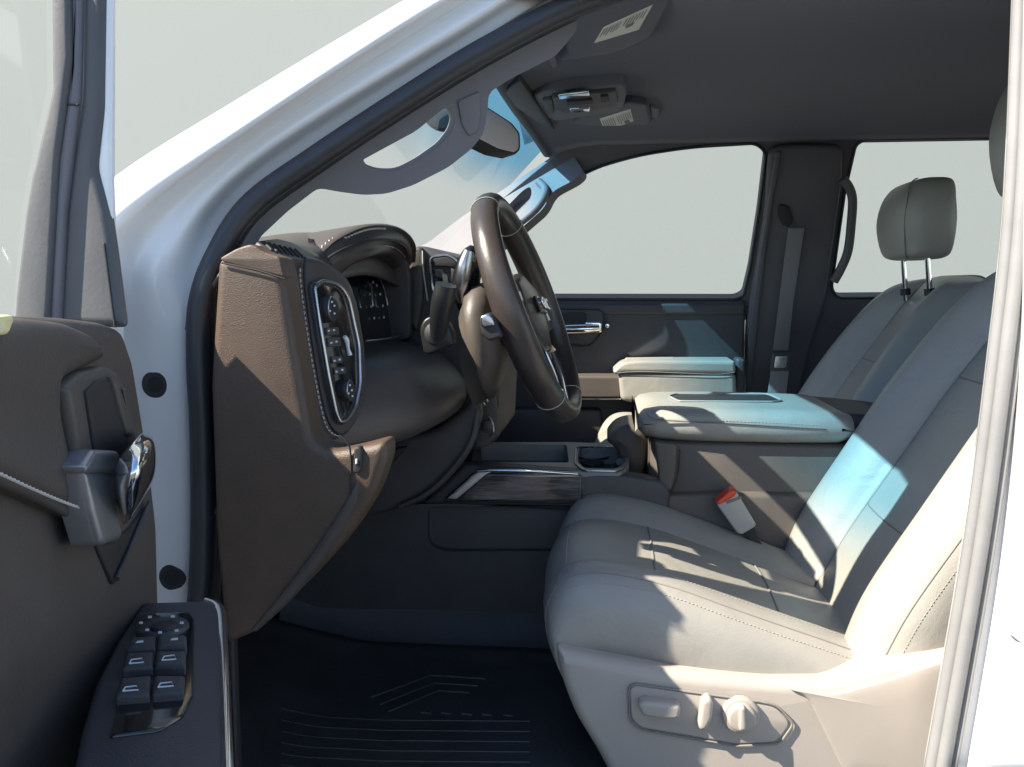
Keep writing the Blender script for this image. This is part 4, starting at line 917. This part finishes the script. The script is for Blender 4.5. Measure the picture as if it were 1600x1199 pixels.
rslab('pull_pocket', [(150,848,14),(200,830),(232,790,6),(226,815),(200,880),(188,905,10),(178,915,8)], o_(.003), .006, 'mblack', dr, r=.002, cr=8)
tube('pocket_rib', [W(x, y, o_(.005)) for x, y in ((234,785),(215,830),(196,875),(182,905))], .0025, 'char', dr, 8, smooth_n=20)
rslab('lock_tab', [(193,608),(199,606),(212,665),(207,678)], o_(.023), .004, 'char', hz_, r=.001, cr=2)
# window frame and mirror sail, seen nearly end-on
fr = rslab('window_frame', [(-118,-320),(-83,-320),(106,-20),(108,90),(100,160),(88,250),(74,505),(20,505),(23,460),(38,330),(48,270),(52,258),(80,136),(78,-20)], -1.165, .006, 'framegrey', dr, r=.004, cr=6)
rslab('frame_channel', [(-82,-320),(-63,-320),(126,-20),(122,150),(112,230),(100,330),(92,505),(70,505),(88,250),(102,160),(110,90),(109,-20)], -1.160, .006, 'trim', dr, r=.004, cr=6)
rslab('frame_inner', [(-66,-320),(-26,-320),(163,-20),(160,170),(150,262),(168,330),(176,380),(193,512),(84,512),(98,330),(110,230),(122,150),(125,-20)], -1.155, .008, 'framegrey', dr, r=.008, cr=10)
rslab('frame_edge', [(-32,-320),(-16,-320),(174,-20),(173,280),(176,380),(160,330),(148,262),(158,170),(160,-20)], -1.150, .006, 'paint', dr, r=.003, cr=5)
rslab('sail_seam', [(160,380),(163,380),(180,512),(177,512)], -1.1560, .002, 'mblack', dr, r=.0005, cr=0)
rslab('channel_joint', [(100,162),(122,162),(122,165),(100,165)], -1.1610, .002, 'mblack', dr, r=.0004, cr=0)
P = [W(x, y, o_(-.035)) for x, y in ((18,512),(34,330),(46,262),(74,136),(72,-20),(-130,-330),(-700,-500),(-700,560))]
MB().add(P, [list(range(8))]).build('pane', 'cglass', dr, smooth=False)
P0 = A0+dd*.0
def dbox(u0, u1, w0, w1, z0, z1, name, m):                      # a box in the door's own frame
    mb = MB(); c = [Vector((A0.x, A0.y, 0))+dd*u+dn*w_+Vector((0, 0, z)) for z in (z0, z1) for u, w_ in ((u0,w0),(u1,w0),(u1,w1),(u0,w1))]
    mb.add(c, [(0,3,2,1),(4,5,6,7),(0,1,5,4),(1,2,6,5),(2,3,7,6),(3,0,4,7)]); o = mb.build(name, m, dr, angle=30); b = o.modifiers.new('bevel', 'BEVEL'); b.width = .012; b.segments = 3; return o
dbox(-.03, 1.12, -.13, -.071, .55, 1.38, 'door_skin', 'paint')
MB().add([(x, y, z) for y in (-.998, -.918) for x, z in ((-.61,.56),(-.527,.56),(-.527,1.480),(-.61,1.395))], [(0,1,2,3),(7,6,5,4),(0,4,5,1),(1,5,6,2),(2,6,7,3),(3,7,4,0)]).build('shade_block', 'paint', dr, smooth=False)  # unseen block added to keep sun off the lower end panel
# armrest with the window switches
zA = ('z', 1.178)
ar = rslab('armrest', [(222,940,6),(330,937,8),(346,945,8),(352,960),(356,1060),(362,1260),(108,1260),(118,1180),(126,1140),(150,1062),(182,1000)], zA, .10, 'char', dr, r=.006, cr=8, seg=4)
rslab('switch_plate', [(216,958,8),(296,956,10),(304,968,10),(302,1085,6),(285,1118,6),(250,1140,10),(170,1150),(185,1100),(200,1010)], ('z', 1.180), .004, 'black', ar, r=.0015, cr=6)
mk = disc('mirror_switch', 254, 976, ('z', 1.184), .020, 'char', ar, .006, .003)
disc('mirror_pad', 256, 975, ('z', 1.187), .010, 'mblack', mk, .004, .002)
mb = MB()
for dx, dy in ((-34,-3),(-20,-12),(16,-13),(30,-3),(-24,8),(22,9),(-4,12)): rslab_mb(mb, [(254+dx-3,976+dy-1.6),(254+dx+3,976+dy-1.8),(254+dx+3,976+dy+1.2),(254+dx-3,976+dy+1.4)], ('z', 1.1865), .0005, .0002)
mb.build('switch_symbols', 'icon', mk)
def key(poly, ic, name):
    b = rslab(name, poly, ('z', 1.187), .008, 'char', ar, r=.003, cr=3, seg=4)
    x, y, w_, t = ic; mb = MB()
    if t: tube_mb(mb, [W(px_, py_, ('z', 1.1878)) for px_, py_ in ((x-w_,y+4),(x-w_*.7,y-2),(x+w_*.75,y-4),(x+w_,y+2),(x-w_,y+4))], .0006, 5)
    else: rslab_mb(mb, [(x-w_,y+1),(x+w_,y),(x+w_,y-2.5),(x-w_*.5,y-2)], ('z', 1.1876), .0005, .0002)
    mb.build('key_symbol', 'icon', b)
key([(203,995),(244,992),(243,1011),(198,1014)], (218,1003,6,0), 'lock_key'); key([(247,992),(291,991),(292,1009),(246,1011)], (272,999,6,0), 'lock_key')
key([(196,1019),(241,1017),(239,1040),(190,1044)], (213,1033,11,1), 'window_key'); key([(244,1016),(290,1016),(290,1040),(242,1040)], (264,1028,11,1), 'window_key')
key([(188,1058),(237,1054),(234,1082),(180,1086)], (204,1076,12,1), 'window_key'); key([(241,1054),(289,1054),(287,1078),(238,1082)], (259,1070,12,1), 'window_key')
tube('chrome_edge', [W(x, y, ('z', 1.176)) for x, y in ((322,941),(338,947),(346,960),(349,1000),(352,1080),(356,1200),(360,1260))], .0042, 'chrome', ar, 8, smooth_n=40)
rslab('armrest_side', [(338,946,6),(350,956),(357,1060),(362,1260),(345,1260),(340,1060)], ('z', 1.172), .09, 'black', ar, r=.003, cr=4)

# ------------------------------------------------------------------ keep the tree at thing > part > sub-part
def chain(o):
    c = [o]
    while c[-1].parent: c.append(c[-1].parent)
    return c[::-1]
for o in list(bpy.data.objects):
    c = chain(o)
    if len(c) > 3: o.parent = c[1]
bpy.context.view_layer.update()
# the mat's empty sits where the mat lies
mt.location = (-.32, -.55, .79)
bpy.context.view_layer.update()
for o in mt.children: o.matrix_parent_inverse = mt.matrix_world.inverted()
